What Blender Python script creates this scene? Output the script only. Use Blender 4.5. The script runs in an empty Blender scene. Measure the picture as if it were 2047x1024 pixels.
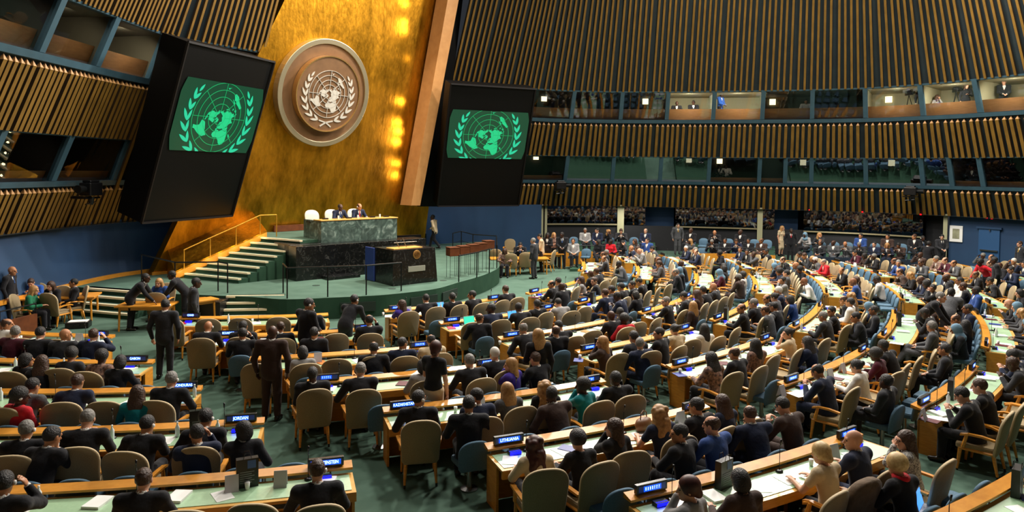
import bpy, bmesh, math, random
import numpy as np
from mathutils import Vector, Matrix
from mathutils.geometry import tessellate_polygon
random.seed(7)
SC=bpy.context.scene; COL=SC.collection; PI=math.pi
# ---------------------------------------------------------------- camera solution
F=1400.;H=4.7;TH=.035;RO=.012;PX=1023.5;PY=392.
def ray(u,v):
    a=u-PX;b=PY-v
    x=(a*math.cos(RO)-b*math.sin(RO))/F; y=(a*math.sin(RO)+b*math.cos(RO))/F
    return Vector((x, math.cos(TH)+y*math.sin(TH), -math.sin(TH)+y*math.cos(TH)))
CAM=Vector((0,0,H))
def P(u,v,z=0.):
    d=ray(u,v); t=(z-H)/d.z
    return Vector((d.x*t,d.y*t,z))
def onplane(u,v,p,n):
    d=ray(u,v); t=(Vector(p)-CAM).dot(n)/d.dot(n)
    return CAM+d*t
cd=bpy.data.cameras.new('camera'); cam=bpy.data.objects.new('camera',cd); COL.objects.link(cam)
cam.location=CAM
cam.rotation_euler=(Matrix.Rotation(PI/2-TH,4,'X')@Matrix.Rotation(RO,4,'Z')).to_euler()
cd.sensor_width=36; cd.lens=36*F/2047.; cd.shift_y=-(512-PY)/2047.; cd.clip_end=300
SC.camera=cam
# ---------------------------------------------------------------- materials
MAT={}
def srgb(c):
    return tuple((x/12.92 if x<=.04045 else ((x+.055)/1.055)**2.4) for x in c)
def hexc(h): return srgb(tuple(int(h[i:i+2],16)/255 for i in (0,2,4)))
def mat(name,col='808080',rough=.6,metal=0.,emit=None,es=1.,noise=None,bump=None,spec=.5,sheen=0.,coat=0.,stretch=None):
    if name in MAT: return MAT[name]
    m=bpy.data.materials.new(name); m.use_nodes=True; nt=m.node_tree; N=nt.nodes; L=nt.links
    b=N['Principled BSDF']; c=hexc(col)+(1,)
    b.inputs['Base Color'].default_value=c; b.inputs['Roughness'].default_value=rough
    b.inputs['Metallic'].default_value=metal; b.inputs['Specular IOR Level'].default_value=spec
    if sheen: b.inputs['Sheen Weight'].default_value=sheen
    if coat: b.inputs['Coat Weight'].default_value=coat; b.inputs['Coat Roughness'].default_value=.36
    if emit: b.inputs['Emission Color'].default_value=hexc(emit)+(1,); b.inputs['Emission Strength'].default_value=es
    if noise or bump:
        tc=N.new('ShaderNodeTexCoord'); mp=N.new('ShaderNodeMapping'); L.new(tc.outputs['Object'],mp.inputs['Vector'])
        if stretch: mp.inputs['Scale'].default_value=stretch
        tx=N.new('ShaderNodeTexNoise'); L.new(mp.outputs[0],tx.inputs['Vector'])
        tx.inputs['Scale'].default_value=(noise or bump)[0]; tx.inputs['Detail'].default_value=5
        if noise:
            r=N.new('ShaderNodeValToRGB'); L.new(tx.outputs['Fac'],r.inputs['Fac'])
            r.color_ramp.elements[0].position=.3; r.color_ramp.elements[1].position=.7
            r.color_ramp.elements[0].color=hexc(noise[1])+(1,); r.color_ramp.elements[1].color=c
            L.new(r.outputs[0],b.inputs['Base Color'])
        if bump:
            bp=N.new('ShaderNodeBump'); bp.inputs['Strength'].default_value=bump[1]; bp.inputs['Distance'].default_value=.02
            L.new(tx.outputs['Fac'],bp.inputs['Height']); L.new(bp.outputs[0],b.inputs['Normal'])
    MAT[name]=m; return m
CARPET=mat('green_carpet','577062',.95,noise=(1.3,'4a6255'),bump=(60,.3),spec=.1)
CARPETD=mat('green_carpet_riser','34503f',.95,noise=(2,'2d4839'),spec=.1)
WOOD=mat('honey_wood','e09a38',.36,noise=(6,'cc8426'),stretch=(1,1,8))
WOODTOP=mat('pale_wood_edge','dfae60',.32,noise=(8,'cf9a4a'))
WOODBOOTH=mat('tan_booth_wood','b07a48',.5,noise=(3,'a06c3d'),stretch=(1,1,6))
WOODDARK=mat('dark_red_wood','6a3818',.45,noise=(6,'54290f'))
LEATHER=mat('green_desk_leather','a8cfa4',.42,spec=1.,noise=(25,'9bc398'),coat=1.)
BEIGE=mat('beige_upholstery','978461',.85,sheen=.1,noise=(90,'897652'))
BEIGET=mat('chair_piping','c0ab84',.7)
BLUEC=mat('blue_upholstery','56748a',.75,noise=(60,'4b687c'),spec=.3)
CHROME=mat('brushed_metal','9a9a98',.3,1.)
DKMET=mat('dark_metal','1c1e1f',.4,.6)
BLACK=mat('black_plastic','0c0c0e',.35)
BLACKW=mat('black_panel','050505',.5,spec=.15)
BLUEW=mat('blue_wall_paint','1f4265',.7,noise=(.5,'1a385a'))
RAIL=mat('blue_grey_rail','3d5c6b',.5,noise=(3,'365260'))
PANELD=mat('dark_teal_panel','16262b',.7,noise=(2,'101c22'))
WHITE=mat('white_paper','f2f2ee',.6)
MARBLE=None
def nodes(m): return m.node_tree.nodes,m.node_tree.links,m.node_tree.nodes['Principled BSDF']
def marble(name,c1,c2,c3,sc,rough,tiles=True):
    m=mat(name,'808080',rough); N,L,b=nodes(m)
    tc=N.new('ShaderNodeTexCoord'); tx=N.new('ShaderNodeTexNoise'); tx.inputs['Scale'].default_value=sc; tx.inputs['Detail'].default_value=9
    tx.inputs['Distortion'].default_value=2.2; L.new(tc.outputs['Object'],tx.inputs['Vector'])
    r=N.new('ShaderNodeValToRGB'); L.new(tx.outputs['Fac'],r.inputs['Fac'])
    e=r.color_ramp.elements; e[0].position=.35; e[0].color=hexc(c1)+(1,); e[1].position=.72; e[1].color=hexc(c3)+(1,)
    k=e.new(.55); k.color=hexc(c2)+(1,)
    if tiles:
        bk=N.new('ShaderNodeTexChecker'); bk.inputs['Scale'].default_value=1.55
        mp=N.new('ShaderNodeMapping'); mp.inputs['Location'].default_value=(.3,.31,.2); L.new(tc.outputs['Object'],mp.inputs[0]); L.new(mp.outputs[0],bk.inputs['Vector'])
        bk.inputs[1].default_value=(.8,.8,.8,1); bk.inputs[2].default_value=(1.1,1.1,1.1,1)
        mx=N.new('ShaderNodeMix'); mx.data_type='RGBA'; mx.blend_type='MULTIPLY'; mx.inputs[0].default_value=1
        L.new(r.outputs[0],mx.inputs[6]); L.new(bk.outputs[0],mx.inputs[7]); L.new(mx.outputs[2],b.inputs['Base Color'])
    else: L.new(r.outputs[0],b.inputs['Base Color'])
    return m
MARBLE=marble('green_marble','3a4a44','53665e','8b9c92',2.6,.3)
GRANITE=marble('black_granite','0a0b0b','141515','3c3c3a',4.5,.25,False)
def goldmat():
    m=mat('gold_leaf','c9951e',.38,1.,spec=.5); N,L,b=nodes(m)
    tc=N.new('ShaderNodeTexCoord')
    t1=N.new('ShaderNodeTexNoise'); t1.inputs['Scale'].default_value=1.2; t1.inputs['Detail'].default_value=10; t1.inputs['Roughness'].default_value=.7
    t2=N.new('ShaderNodeTexNoise'); t2.inputs['Scale'].default_value=9; t2.inputs['Detail'].default_value=8
    mp=N.new('ShaderNodeMapping'); mp.inputs['Scale'].default_value=(1,1,.35); L.new(tc.outputs['Object'],mp.inputs[0]); L.new(mp.outputs[0],t1.inputs['Vector']); L.new(mp.outputs[0],t2.inputs['Vector'])
    r=N.new('ShaderNodeValToRGB'); L.new(t1.outputs['Fac'],r.inputs['Fac'])
    r.color_ramp.elements[0].position=.33; r.color_ramp.elements[0].color=hexc('7d5810')+(1,)
    r.color_ramp.elements[1].position=.7; r.color_ramp.elements[1].color=hexc('e2a12c')+(1,)
    L.new(r.outputs[0],b.inputs['Base Color'])
    mr=N.new('ShaderNodeMapRange'); mr.inputs[3].default_value=.33; mr.inputs[4].default_value=.55; L.new(t2.outputs['Fac'],mr.inputs[0]); L.new(mr.outputs[0],b.inputs['Roughness'])
    bp=N.new('ShaderNodeBump'); bp.inputs['Strength'].default_value=.5; bp.inputs['Distance'].default_value=.03; L.new(t2.outputs['Fac'],bp.inputs['Height']); L.new(bp.outputs[0],b.inputs['Normal'])
    return m
GOLD=goldmat()
GOLDT=mat('gold_trim','c8912b',.4,.6)
ORANGEW=mat('orange_wood_trim','d69c60',.5,noise=(3,'c88e54'))
def glassmat(name,tint,refl):
    m=bpy.data.materials.new(name); m.use_nodes=True; nt=m.node_tree; N=nt.nodes; L=nt.links
    for n in list(N):
        if n.type!='OUTPUT_MATERIAL': N.remove(n)
    o=[n for n in N if n.type=='OUTPUT_MATERIAL'][0]
    t=N.new('ShaderNodeBsdfTransparent'); t.inputs[0].default_value=tint+(1,)
    g=N.new('ShaderNodeBsdfGlossy'); g.inputs['Roughness'].default_value=0.02; g.inputs[0].default_value=(.9,.95,1,1)
    f=N.new('ShaderNodeFresnel'); f.inputs[0].default_value=1.5
    mm=N.new('ShaderNodeMath'); mm.operation='MULTIPLY_ADD'; mm.inputs[1].default_value=1.; mm.inputs[2].default_value=refl; L.new(f.outputs[0],mm.inputs[0])
    x=N.new('ShaderNodeMixShader'); L.new(mm.outputs[0],x.inputs[0]); L.new(t.outputs[0],x.inputs[1]); L.new(g.outputs[0],x.inputs[2]); L.new(x.outputs[0],o.inputs[0])
    MAT[name]=m; return m
GLASS=glassmat('clear_glass',(.9,.93,.93),.0)
GLASSR=glassmat('reflecting_glass',(.35,.38,.4),.34)
GLASSD=glassmat('dark_glass',(.12,.15,.2),.07)
# ---------------------------------------------------------------- mesh helpers
class MB:
    def __init__(s): s.v=[];s.f=[];s.m=[]
    def add(s,vs,fs,mi=0):
        o=len(s.v); s.v+= [tuple(x) for x in vs]; s.f+=[tuple(i+o for i in f) for f in fs]; s.m+=[mi]*len(fs)
    def hexa(s,c,mi=0):  # 8 corners: bottom 4 ccw, top 4 ccw
        s.add(c,[(3,2,1,0),(4,5,6,7),(0,1,5,4),(1,2,6,5),(2,3,7,6),(3,0,4,7)],mi)
    def box(s,x0,y0,z0,x1,y1,z1,mi=0):
        s.hexa([(x0,y0,z0),(x1,y0,z0),(x1,y1,z0),(x0,y1,z0),(x0,y0,z1),(x1,y0,z1),(x1,y1,z1),(x0,y1,z1)],mi)
    def obox(s,c,hx,hy,z0,z1,ax,mi=0):  # oriented box: ax = unit 2d x axis
        ax=Vector((ax[0],ax[1],0)); ay=Vector((-ax.y,ax.x,0)); c=Vector((c[0],c[1],0))
        q=[c-ax*hx-ay*hy,c+ax*hx-ay*hy,c+ax*hx+ay*hy,c-ax*hx+ay*hy]
        s.hexa([(p.x,p.y,z0) for p in q]+[(p.x,p.y,z1) for p in q],mi)
    def bar(s,a,b,r,r2=None,n=8,mi=0):
        a=Vector(a);b=Vector(b);r2=r if r2 is None else r2
        d=(b-a).normalized(); x=d.orthogonal().normalized(); y=d.cross(x)
        vs=[a+(x*math.cos(2*PI*i/n)+y*math.sin(2*PI*i/n))*r for i in range(n)]+[b+(x*math.cos(2*PI*i/n)+y*math.sin(2*PI*i/n))*r2 for i in range(n)]
        s.add(vs,[(i,(i+1)%n,n+(i+1)%n,n+i) for i in range(n)]+[tuple(range(n))[::-1],tuple(range(n,2*n))],mi)
    def tube(s,pts,r,n=8,mi=0):
        for a,b in zip(pts,pts[1:]): s.bar(a,b,r,n=n,mi=mi)
    def prism(s,poly,z0,z1,mi=0):
        n=len(poly); s.add([(p[0],p[1],z0) for p in poly]+[(p[0],p[1],z1) for p in poly],
            [(i,(i+1)%n,n+(i+1)%n,n+i) for i in range(n)]+[tuple(range(n))[::-1],tuple(range(n,2*n))],mi)
    def lathe(s,prof,n=16,mi=0,c=(0,0,0)):
        vs=[];fs=[]
        for r,z in prof:
            vs+=[(c[0]+r*math.cos(2*PI*i/n),c[1]+r*math.sin(2*PI*i/n),c[2]+z) for i in range(n)]
        for j in range(len(prof)-1):
            fs+=[(j*n+i,j*n+(i+1)%n,(j+1)*n+(i+1)%n,(j+1)*n+i) for i in range(n)]
        fs+=[tuple(range(n))[::-1],tuple(range((len(prof)-1)*n,len(prof)*n))]
        s.add(vs,fs,mi)
    def mesh(s,name,mats,smooth=False):
        me=bpy.data.meshes.new(name); me.from_pydata(s.v,[],s.f)
        for m in (mats if isinstance(mats,(list,tuple)) else [mats]): me.materials.append(m)
        me.polygons.foreach_set('material_index',s.m)
        if smooth: me.polygons.foreach_set('use_smooth',[True]*len(s.f))
        me.validate(); me.update(); return me
def link(o,parent=None):
    COL.objects.link(o)
    if parent is not None: o.parent=parent
    return o
def obj(name,mb,mats,parent=None,smooth=False,bevel=0,loc=None):
    me=mb.mesh(name,mats,smooth) if isinstance(mb,MB) else mb
    o=bpy.data.objects.new(name,me); link(o,parent)
    if loc is not None: o.location=loc
    if bevel:
        b=o.modifiers.new('b','BEVEL'); b.width=bevel; b.segments=2; b.limit_method='ANGLE'
    return o
def tag(o,label=None,cat=None,group=None,kind=None):
    if label: o['label']=label
    if cat: o['category']=cat
    if group: o['group']=group
    if kind: o['kind']=kind
    return o
def thing(name,label,cat,loc=(0,0,0),rz=0,group=None):
    o=bpy.data.objects.new(name,None); link(o); o.empty_display_size=.1; o.location=loc; o.rotation_euler=(0,0,rz)
    return tag(o,label,cat,group)
def struct(name,mb,mats,parent=None,smooth=False,**k):
    o=obj(name,mb,mats,parent,smooth,**k)
    if parent is None: o['kind']='structure'
    return o
def dup(root,loc,rz,label,group=None,sc=None):
    r=root.copy(); COL.objects.link(r); r.location=loc; r.rotation_euler=(0,0,rz); r['label']=label
    if sc: r.scale=(sc,sc,sc)
    if group: r['group']=group
    for ch in root.children:
        c=ch.copy(); COL.objects.link(c); c.parent=r
        for g in ch.children:
            d=g.copy(); COL.objects.link(d); d.parent=c
    return r
ORD=['first','second','third','fourth','fifth','sixth','seventh','eighth','ninth','tenth','eleventh','twelfth','thirteenth','fourteenth','fifteenth','sixteenth','seventeenth','eighteenth','nineteenth','twentieth']
def ordw(i):
    return ORD[i] if i<20 else ('twenty '+ORD[i-20] if i<40 else 'forty '+ORD[(i-40)%20])
# ---------------------------------------------------------------- hall walls
K=.45; Z0=2.65
RP=[(-4.9,38.2),(-1.8,40.4),(1.6,42.2),(6.6,42.7),(14.1,41.4),(19.7,39.4),(22.8,36.6),(24.8,33.4),(26.8,28.5),(27.6,21),(27,13),(24.5,3),(20,-6)]
LP=[(-14,-8),(-15.1,-1),(-15.1,10),(-15.1,20),(-14.95,24.5),(-14.3,26.6),(-12.3,29.5)]
def catmull(pts,n=14):
    q=[Vector(p) for p in pts]; q=[q[0]*2-q[1]]+q+[q[-1]*2-q[-2]]; out=[]
    for i in range(1,len(q)-2):
        for k in range(n):
            t=k/n; a,b,c,d=q[i-1:i+3]
            out.append(.5*((2*b)+(c-a)*t+(2*a-5*b+4*c-d)*t*t+(3*b-a-3*c+d)*t**3))
    out.append(q[-2]); return out
class Wall:
    def __init__(s,pts,side):
        s.p=catmull(pts); n=len(s.p); s.n=[]; s.side=side
        for i in range(n):
            t=(s.p[min(i+1,n-1)]-s.p[max(i-1,0)]).normalized(); s.n.append(Vector((t.y,-t.x))*side)
        W_=16; s.n=[sum((s.n[max(0,min(n-1,i+j))] for j in range(-W_,W_+1)),Vector((0,0))).normalized() for i in range(n)]
        s.s=[0.]
        for a,b in zip(s.p,s.p[1:]): s.s.append(s.s[-1]+(b-a).length)
        s.L=s.s[-1]
    def at(s,t,z,off=0.,lean=K):
        t=max(0,min(s.L-1e-6,t)); i=max(j for j in range(len(s.s)-1) if s.s[j]<=t) if t>0 else 0
        f=(t-s.s[i])/(s.s[i+1]-s.s[i]); p=s.p[i].lerp(s.p[i+1],f); n=s.n[i].lerp(s.n[i+1],f).normalized()
        o=(z-Z0)*lean+off; return Vector((p.x+n.x*o,p.y+n.y*o,z))
    def nrm(s,t):
        a=s.at(t,0,0);b=s.at(t,0,1); return (b-a)
    def tang(s,t):
        n=s.nrm(t); return Vector((-n.y,n.x,0))*s.side
    def find(s,u,z,off=0.,lean=K):
        uu=ray(u,340); best=None
        for i in range(0,int(s.L*20)):
            t=i/20; p=s.at(t,z,off,lean)
            if p.y<=1: continue
            x=(p.x/p.y)-(uu.x/uu.y)
            if best is None or abs(x)<best[0]: best=(abs(x),t)
        return best[1]
    def strip(s,mb,z0,z1,off=0.,off1=None,t0=0,t1=None,step=.5,mi=0,lean=K):
        t1=s.L if t1 is None else t1; off1=off if off1 is None else off1
        n=max(1,int((t1-t0)/step)); vs=[];fs=[]
        for i in range(n+1):
            t=t0+(t1-t0)*i/n; vs+=[s.at(t,z0,off,lean),s.at(t,z1,off1,lean)]
        fs=[(2*i,2*i+2,2*i+3,2*i+1) for i in range(n)]
        mb.add(vs,fs,mi)
    def slab(s,mb,z0,z1,o0,o1,t0=0,t1=None,step=.5,mi=0,lean=K):
        t1=s.L if t1 is None else t1; n=max(1,int((t1-t0)/step)); vs=[];fs=[]
        for i in range(n+1):
            t=t0+(t1-t0)*i/n; vs+=[s.at(t,z0,o0,lean),s.at(t,z0,o1,lean),s.at(t,z1,o1,lean),s.at(t,z1,o0,lean)]
        for i in range(n):
            a=4*i;b=a+4
            fs+=[(a,b,b+1,a+1),(a+1,b+1,b+2,a+2),(a+2,b+2,b+3,a+3),(a+3,b+3,b,a)]
        fs+=[(0,1,2,3),(4*n+3,4*n+2,4*n+1,4*n)]
        mb.add(vs,fs,mi)
WR=Wall(RP,1); WL=Wall(LP,1)
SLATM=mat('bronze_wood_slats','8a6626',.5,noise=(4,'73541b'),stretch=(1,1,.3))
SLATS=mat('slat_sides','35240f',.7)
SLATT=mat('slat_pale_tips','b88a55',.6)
def slats(mb,W,z0,z1,t0,t1,sp,wd,tip=False,dep=.16,rnd=.12,seed=1,lean=K,off=0.):
    rg=random.Random(seed); t=t0+sp*.3; k=0
    while t<t1-wd:
        T=W.tang(t); w=wd/2
        def q(tt,z,o): return W.at(t,z,o+off,lean)+T*tt
        zt=z1-(.16 if tip else 0)
        v=[q(-w,z0,.02),q(w,z0,.02),q(w,z0,.02+dep),q(-w,z0,.02+dep),q(-w,zt,.02),q(w,zt,.02),q(w,zt,.02+dep),q(-w,zt,.02+dep)]
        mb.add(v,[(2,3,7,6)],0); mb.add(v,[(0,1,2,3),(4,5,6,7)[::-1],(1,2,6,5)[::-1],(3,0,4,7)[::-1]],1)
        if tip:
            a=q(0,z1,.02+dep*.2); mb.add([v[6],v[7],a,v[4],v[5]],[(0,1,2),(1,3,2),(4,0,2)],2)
        zm=(z0+z1)/2; e=(W.at(t+.2,zm,off,lean)-W.at(t,zm,off,lean)).length/.2
        k+=1; t+=(sp*(1+rg.uniform(-rnd,rnd))+ (sp*.3 if k%6==0 else 0))/max(.25,e)
TOPZ=17.5
def build_wall(W,name,segs,mull1,mull2,tA,tB,sp,wd,slat1_range):
    a=MB(); # backing panels
    W.strip(a,Z0,4.05,t0=tA,t1=tB); W.strip(a,5.68,7.55,t0=tA,t1=tB); W.strip(a,9.3,TOPZ,t0=slat1_range[0],t1=slat1_range[1])
    w=struct(name,a,PANELD)
    s=MB()
    slats(s,W,Z0-.02,4.03,tA,tB,sp,wd,True,seed=3); slats(s,W,5.64,7.53,tA,tB,sp,wd,True,seed=4)
    slats(s,W,9.25,TOPZ,slat1_range[0],slat1_range[1],sp*.95,wd*.72,False,dep=.1,rnd=.05,seed=5)
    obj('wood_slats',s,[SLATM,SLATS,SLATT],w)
    r=MB()
    W.slab(r,4.05,4.22,-.1,.14,tA,tB); W.slab(r,7.55,7.74,-.1,.14,tA,tB); W.slab(r,5.62,5.68,-.1,.06,tA,tB); W.slab(r,9.22,9.3,-.1,.06,tA,tB)
    obj('sill_rail',r,RAIL,w)
    return w

import bisect
def _at(s,t,z,off=0.,lean=K):
    t=max(0,min(s.L-1e-6,t)); i=max(0,bisect.bisect_right(s.s,t)-1); i=min(i,len(s.s)-2)
    f=(t-s.s[i])/(s.s[i+1]-s.s[i]); p=s.p[i].lerp(s.p[i+1],f); n=s.n[i].lerp(s.n[i+1],f).normalized()
    o=(z-Z0)*lean+off; return Vector((p.x+n.x*o,p.y+n.y*o,z))
Wall.at=_at
# ------------------------------------------------ walls
tR0=WR.find(1040,2.7); tRs=WR.find(897,9.3)
wall_right=build_wall(WR,'wall_right',None,None,None,0.,WR.L,.30,.15,(0,WR.L))
wall_left=build_wall(WL,'wall_left',None,None,None,0.,WL.L-.01,.215,.13,(0,WL.L-.01))
BOOTHD=mat('unlit_booth_wall','2c2318',.8); BOOTHL=mat('lit_pale_booth_wall','a39c7c',.8); BOOTHG=mat('lit_grey_booth_wall','5c5440',.8)  # lit booths get paler walls, unlit ones darker: light put into the colour
BFLOOR=mat('booth_floor','2a241d',.9)
def booths(W,name,z0,z1,edges,lit,panel_top,glassm,off_back,tA,tB):
    """edges: arc positions of the mullions; lit[i]: material index of booth i."""
    ed=[tA]+edges+[tB]; b=MB(); mats=[BOOTHD,BOOTHL,BOOTHG,BFLOOR]
    for i,(a,c) in enumerate(zip(ed,ed[1:])):
        mi=lit[i] if i<len(lit) else 0
        W.strip(b,z0,z1,off_back,t0=a,t1=c,lean=0,mi=mi)
        for t in (a+.03,c-.03):
            q=[W.at(t,z0,-.12),W.at(t,z0,off_back,0),W.at(t,z1,off_back,0),W.at(t,z1,-.12)]
            b.add(q,[(0,1,2,3)],mi)
        n=max(1,int((c-a)/.6))
        for zz,m_ in ((z0,3),(z1,mi)):
            vs=[];
            for k in range(n+1):
                t=a+(c-a)*k/n; vs+=[W.at(t,zz,-.03),W.at(t,zz,off_back,0)]
            b.add(vs,[(2*k,2*k+1,2*k+3,2*k+2) for k in range(n)],m_)
    w=struct(name,b,mats)
    return w
def win_parts(W,wn,z0,z1,edges,ptop,tA,tB,glass_of):
    ed=[tA]+edges+[tB]
    for i,(a,c) in enumerate(zip(ed,ed[1:])):
        if c-a<.3: continue
        g=MB(); W.strip(g,z0,z1,-.01,t0=a,t1=c)
        wnd=struct('window_%d'%wn[0],g,glass_of(i)); wn[0]+=1
        p=MB(); W.slab(p,z0,ptop,-.34,-.26,a+.05,c-.05); obj('booth_counter',p,WOODBOOTH,wnd)
    m=MB()
    for t in edges:
        T=W.tang(t)*.11
        for s0,s1 in ((-.1,.1),):
            v=[W.at(t,z0,s0)-T,W.at(t,z0,s0)+T,W.at(t,z0,s1)+T,W.at(t,z0,s1)-T,W.at(t,z1,s0)-T,W.at(t,z1,s0)+T,W.at(t,z1,s1)+T,W.at(t,z1,s1)-T]
            m.hexa(v)
    return m
wn=[1]
e1=[WR.find(u,7.8) for u in (1140,1239,1330,1423,1521,1621,1727,1842,1956)]
e2=[WR.find(u,4.25) for u in (1129,1224,1319,1416,1517,1570,1622,1732,1846,1905,1969)]
tE=e1[-1]
for ee,st in ((e1,3.05),(e2,3.05)):
    while ee[-1]<WR.L-4: ee.append(ee[-1]+st)
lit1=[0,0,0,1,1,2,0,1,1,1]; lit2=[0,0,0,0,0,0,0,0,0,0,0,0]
booths(WR,'wall_booth_back_upper',7.76,9.25,e1,lit1,8.4,GLASS,-.3,0,WR.L)
booths(WR,'wall_booth_back_lower',4.23,5.65,e2,lit2,4.5,GLASS,-2.2,0,WR.L)
m1=win_parts(WR,wn,7.76,9.25,e1,8.36,0,WR.L,lambda i:GLASS)
m2=win_parts(WR,wn,4.23,5.65,e2,4.5,0,WR.L,lambda i: GLASSR if i in (1,2,3,6,7,8,9) else GLASS)
struct('trim_1',m1,RAIL); struct('trim_2',m2,RAIL)
l1=[WL.find(u,7.8) for u in (82,193)]; l2=[WL.find(103,4.25)]
lend=WL.find(300,7.8); lend2=WL.find(226,4.25)
t=l1[0]
while t>3: t-=2.9; l1.insert(0,t)
t=l2[0]
while t>3: t-=2.9; l2.insert(0,t)
booths(WL,'wall_booth_left_upper',7.76,9.25,l1,[0]*(len(l1)-1)+[2,2],8.4,GLASS,-.3,0,lend)
booths(WL,'wall_booth_left_lower',4.23,5.65,l2,[0]*9,4.5,GLASS,-2.2,0,lend2)
m3=win_parts(WL,wn,7.76,9.25,l1+[lend],8.36,0,lend+.01,lambda i:GLASS)
m4=win_parts(WL,wn,4.23,5.65,l2+[lend2],4.55,0,lend2+.01,lambda i: GLASS)
struct('trim_3',m3,RAIL); struct('trim_4',m4,RAIL)
# dark infill beyond the last window next to the screen
f=MB(); WL.strip(f,4.2,5.7,-.02,t0=lend2+.1,t1=WL.L-.01); WL.strip(f,7.7,9.3,-.02,t0=lend+.1,t1=WL.L-.01)
struct('wall_left_infill',f,BLACKW)
s=MB()
slats(s,WL,2.7,9.3,lend+.15,lend+.5,.2,.13,False,lean=K,off=.02,seed=9)
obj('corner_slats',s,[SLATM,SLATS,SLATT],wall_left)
# ------------------------------------------------ lower walls
lw=MB()
def lowstrip(mb,W,t0,t1,z0,z1,off,mi=0): W.strip(mb,z0,z1,off,t0=t0,t1=t1,lean=0,mi=mi)
tb=[WR.find(u,1.9,0,0) for u in (1078,1086,1094,1236,1248,1292,1353,1484,1516,1527,1550,1598,1614,1848,1890,1899)]
blue=MB(); glassd=MB(); dark=MB(); colm=MB(); sill=MB()
lowstrip(blue,WR,0,tb[0],0,2.75,.5); 
lowstrip(colm,WR,tb[0],tb[1],0,2.75,.1); lowstrip(dark,WR,tb[1],tb[1]+.15,0,2.75,-.1); lowstrip(colm,WR,tb[1]+.1,tb[2],0,2.75,.1)
lowstrip(glassd,WR,tb[2],tb[3],1.55,2.75,0); lowstrip(colm,WR,tb[3],tb[4],0,2.75,.15); lowstrip(glassd,WR,tb[4],tb[5],1.55,2.75,0)
lowstrip(blue,WR,tb[5],tb[6],0,2.75,-1.); lowstrip(glassd,WR,tb[6],tb[8],1.5,2.75,0)
lowstrip(colm,WR,tb[8],tb[9],0,2.75,.15); lowstrip(glassd,WR,tb[9],tb[10],1.5,2.75,0)
lowstrip(blue,WR,tb[10],tb[11],0,2.75,-.8); lowstrip(glassd,WR,tb[11]+.3,tb[13],1.45,2.75,0)
lowstrip(dark,WR,tb[13],tb[14],0,2.75,-.6); lowstrip(colm,WR,tb[14],tb[15],0,2.75,.1); lowstrip(blue,WR,tb[15],WR.L,0,2.75,-.15)
lowstrip(dark,WR,tb[2],tb[13],0,1.5,-.05); lowstrip(dark,WR,tb[2],tb[13],0,2.75,-2.2)
WR.slab(sill,1.5,1.58,-.1,.12,tb[2],tb[3],lean=0); WR.slab(sill,1.45,1.52,-.1,.12,tb[6],tb[8],lean=0); WR.slab(sill,1.4,1.47,-.1,.12,tb[11]+.3,tb[13],lean=0)
BSILL=mat('pale_sill','8c8264',.4)
struct('wall_back_blue',blue,BLUEW); struct('wall_booth_dark',dark,mat('dark_recess','14151a',.7)); struct('wall_column',colm,mat('cream_column','a8a684',.6))
struct('window_%d'%wn[0],glassd,GLASSD); wn[0]+=1; struct('trim_5',sill,BSILL)
bl=MB(); WL.strip(bl,0,2.75,.55,off1=.1,t0=0,t1=WL.L-.01,lean=0); 
WL.strip(bl,0,2.75,-.3,t0=WL.L-.5,t1=WL.L-.01,lean=0)
struct('wall_left_blue',bl,BLUEW)
bs_=MB(); WL.slab(bs_,.68,.82,.3,.5,2,WL.L-.3,lean=0); struct('baseboard_left',bs_,WOOD)
# soffits under the slat bands
so=MB()
for W in (WR,WL):
    n=80; vs=[]
    for k in range(n+1):
        t=W.L*k/n; vs+=[W.at(t,2.75,-2.2,0),W.at(t,2.66,.35,0)]
    so.add(vs,[(2*k,2*k+1,2*k+3,2*k+2) for k in range(n)])
struct('trim_6',so,PANELD)
# door with push bar in the blue wall
td0=WR.find(1959,1.,0,0); td1=WR.find(2001,1.,0,0)
d=MB(); WR.slab(d,0,2.1,-.14,-.06,td0,td1,lean=0); door=struct('door_1',d,mat('blue_door','27507c',.5))
h=MB(); WR.slab(h,.98,1.05,-.04,.03,td0+.1,td1-.05,lean=0); obj('push_bar',h,CHROME,door)
h=MB(); WR.slab(h,2.0,2.08,-.06,.03,td0+.5,td1-.4,lean=0); obj('door_closer',h,CHROME,door)
fr=MB(); WR.slab(fr,2.1,2.2,-.14,.0,td0-.1,td1+.1,lean=0); obj('door_frame',fr,BLUEW,door)
# framed picture
ta=WR.find(1900.5,1.9,0,0); tb_=WR.find(1927,1.9,0,0)
a=MB(); WR.slab(a,1.32,2.16,-.12,-.08,ta,tb_,lean=0)
pic=tag(obj('framed_picture',a,WHITE),'white framed pale picture hanging on the blue wall beside the cream column','picture')
a=MB(); WR.slab(a,1.48,2.0,-.09,-.07,ta+.14,tb_-.14,lean=0); obj('picture_print',a,mat('grey_print','6c6a54',.4,noise=(3,'a9a98c')),pic)
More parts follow.
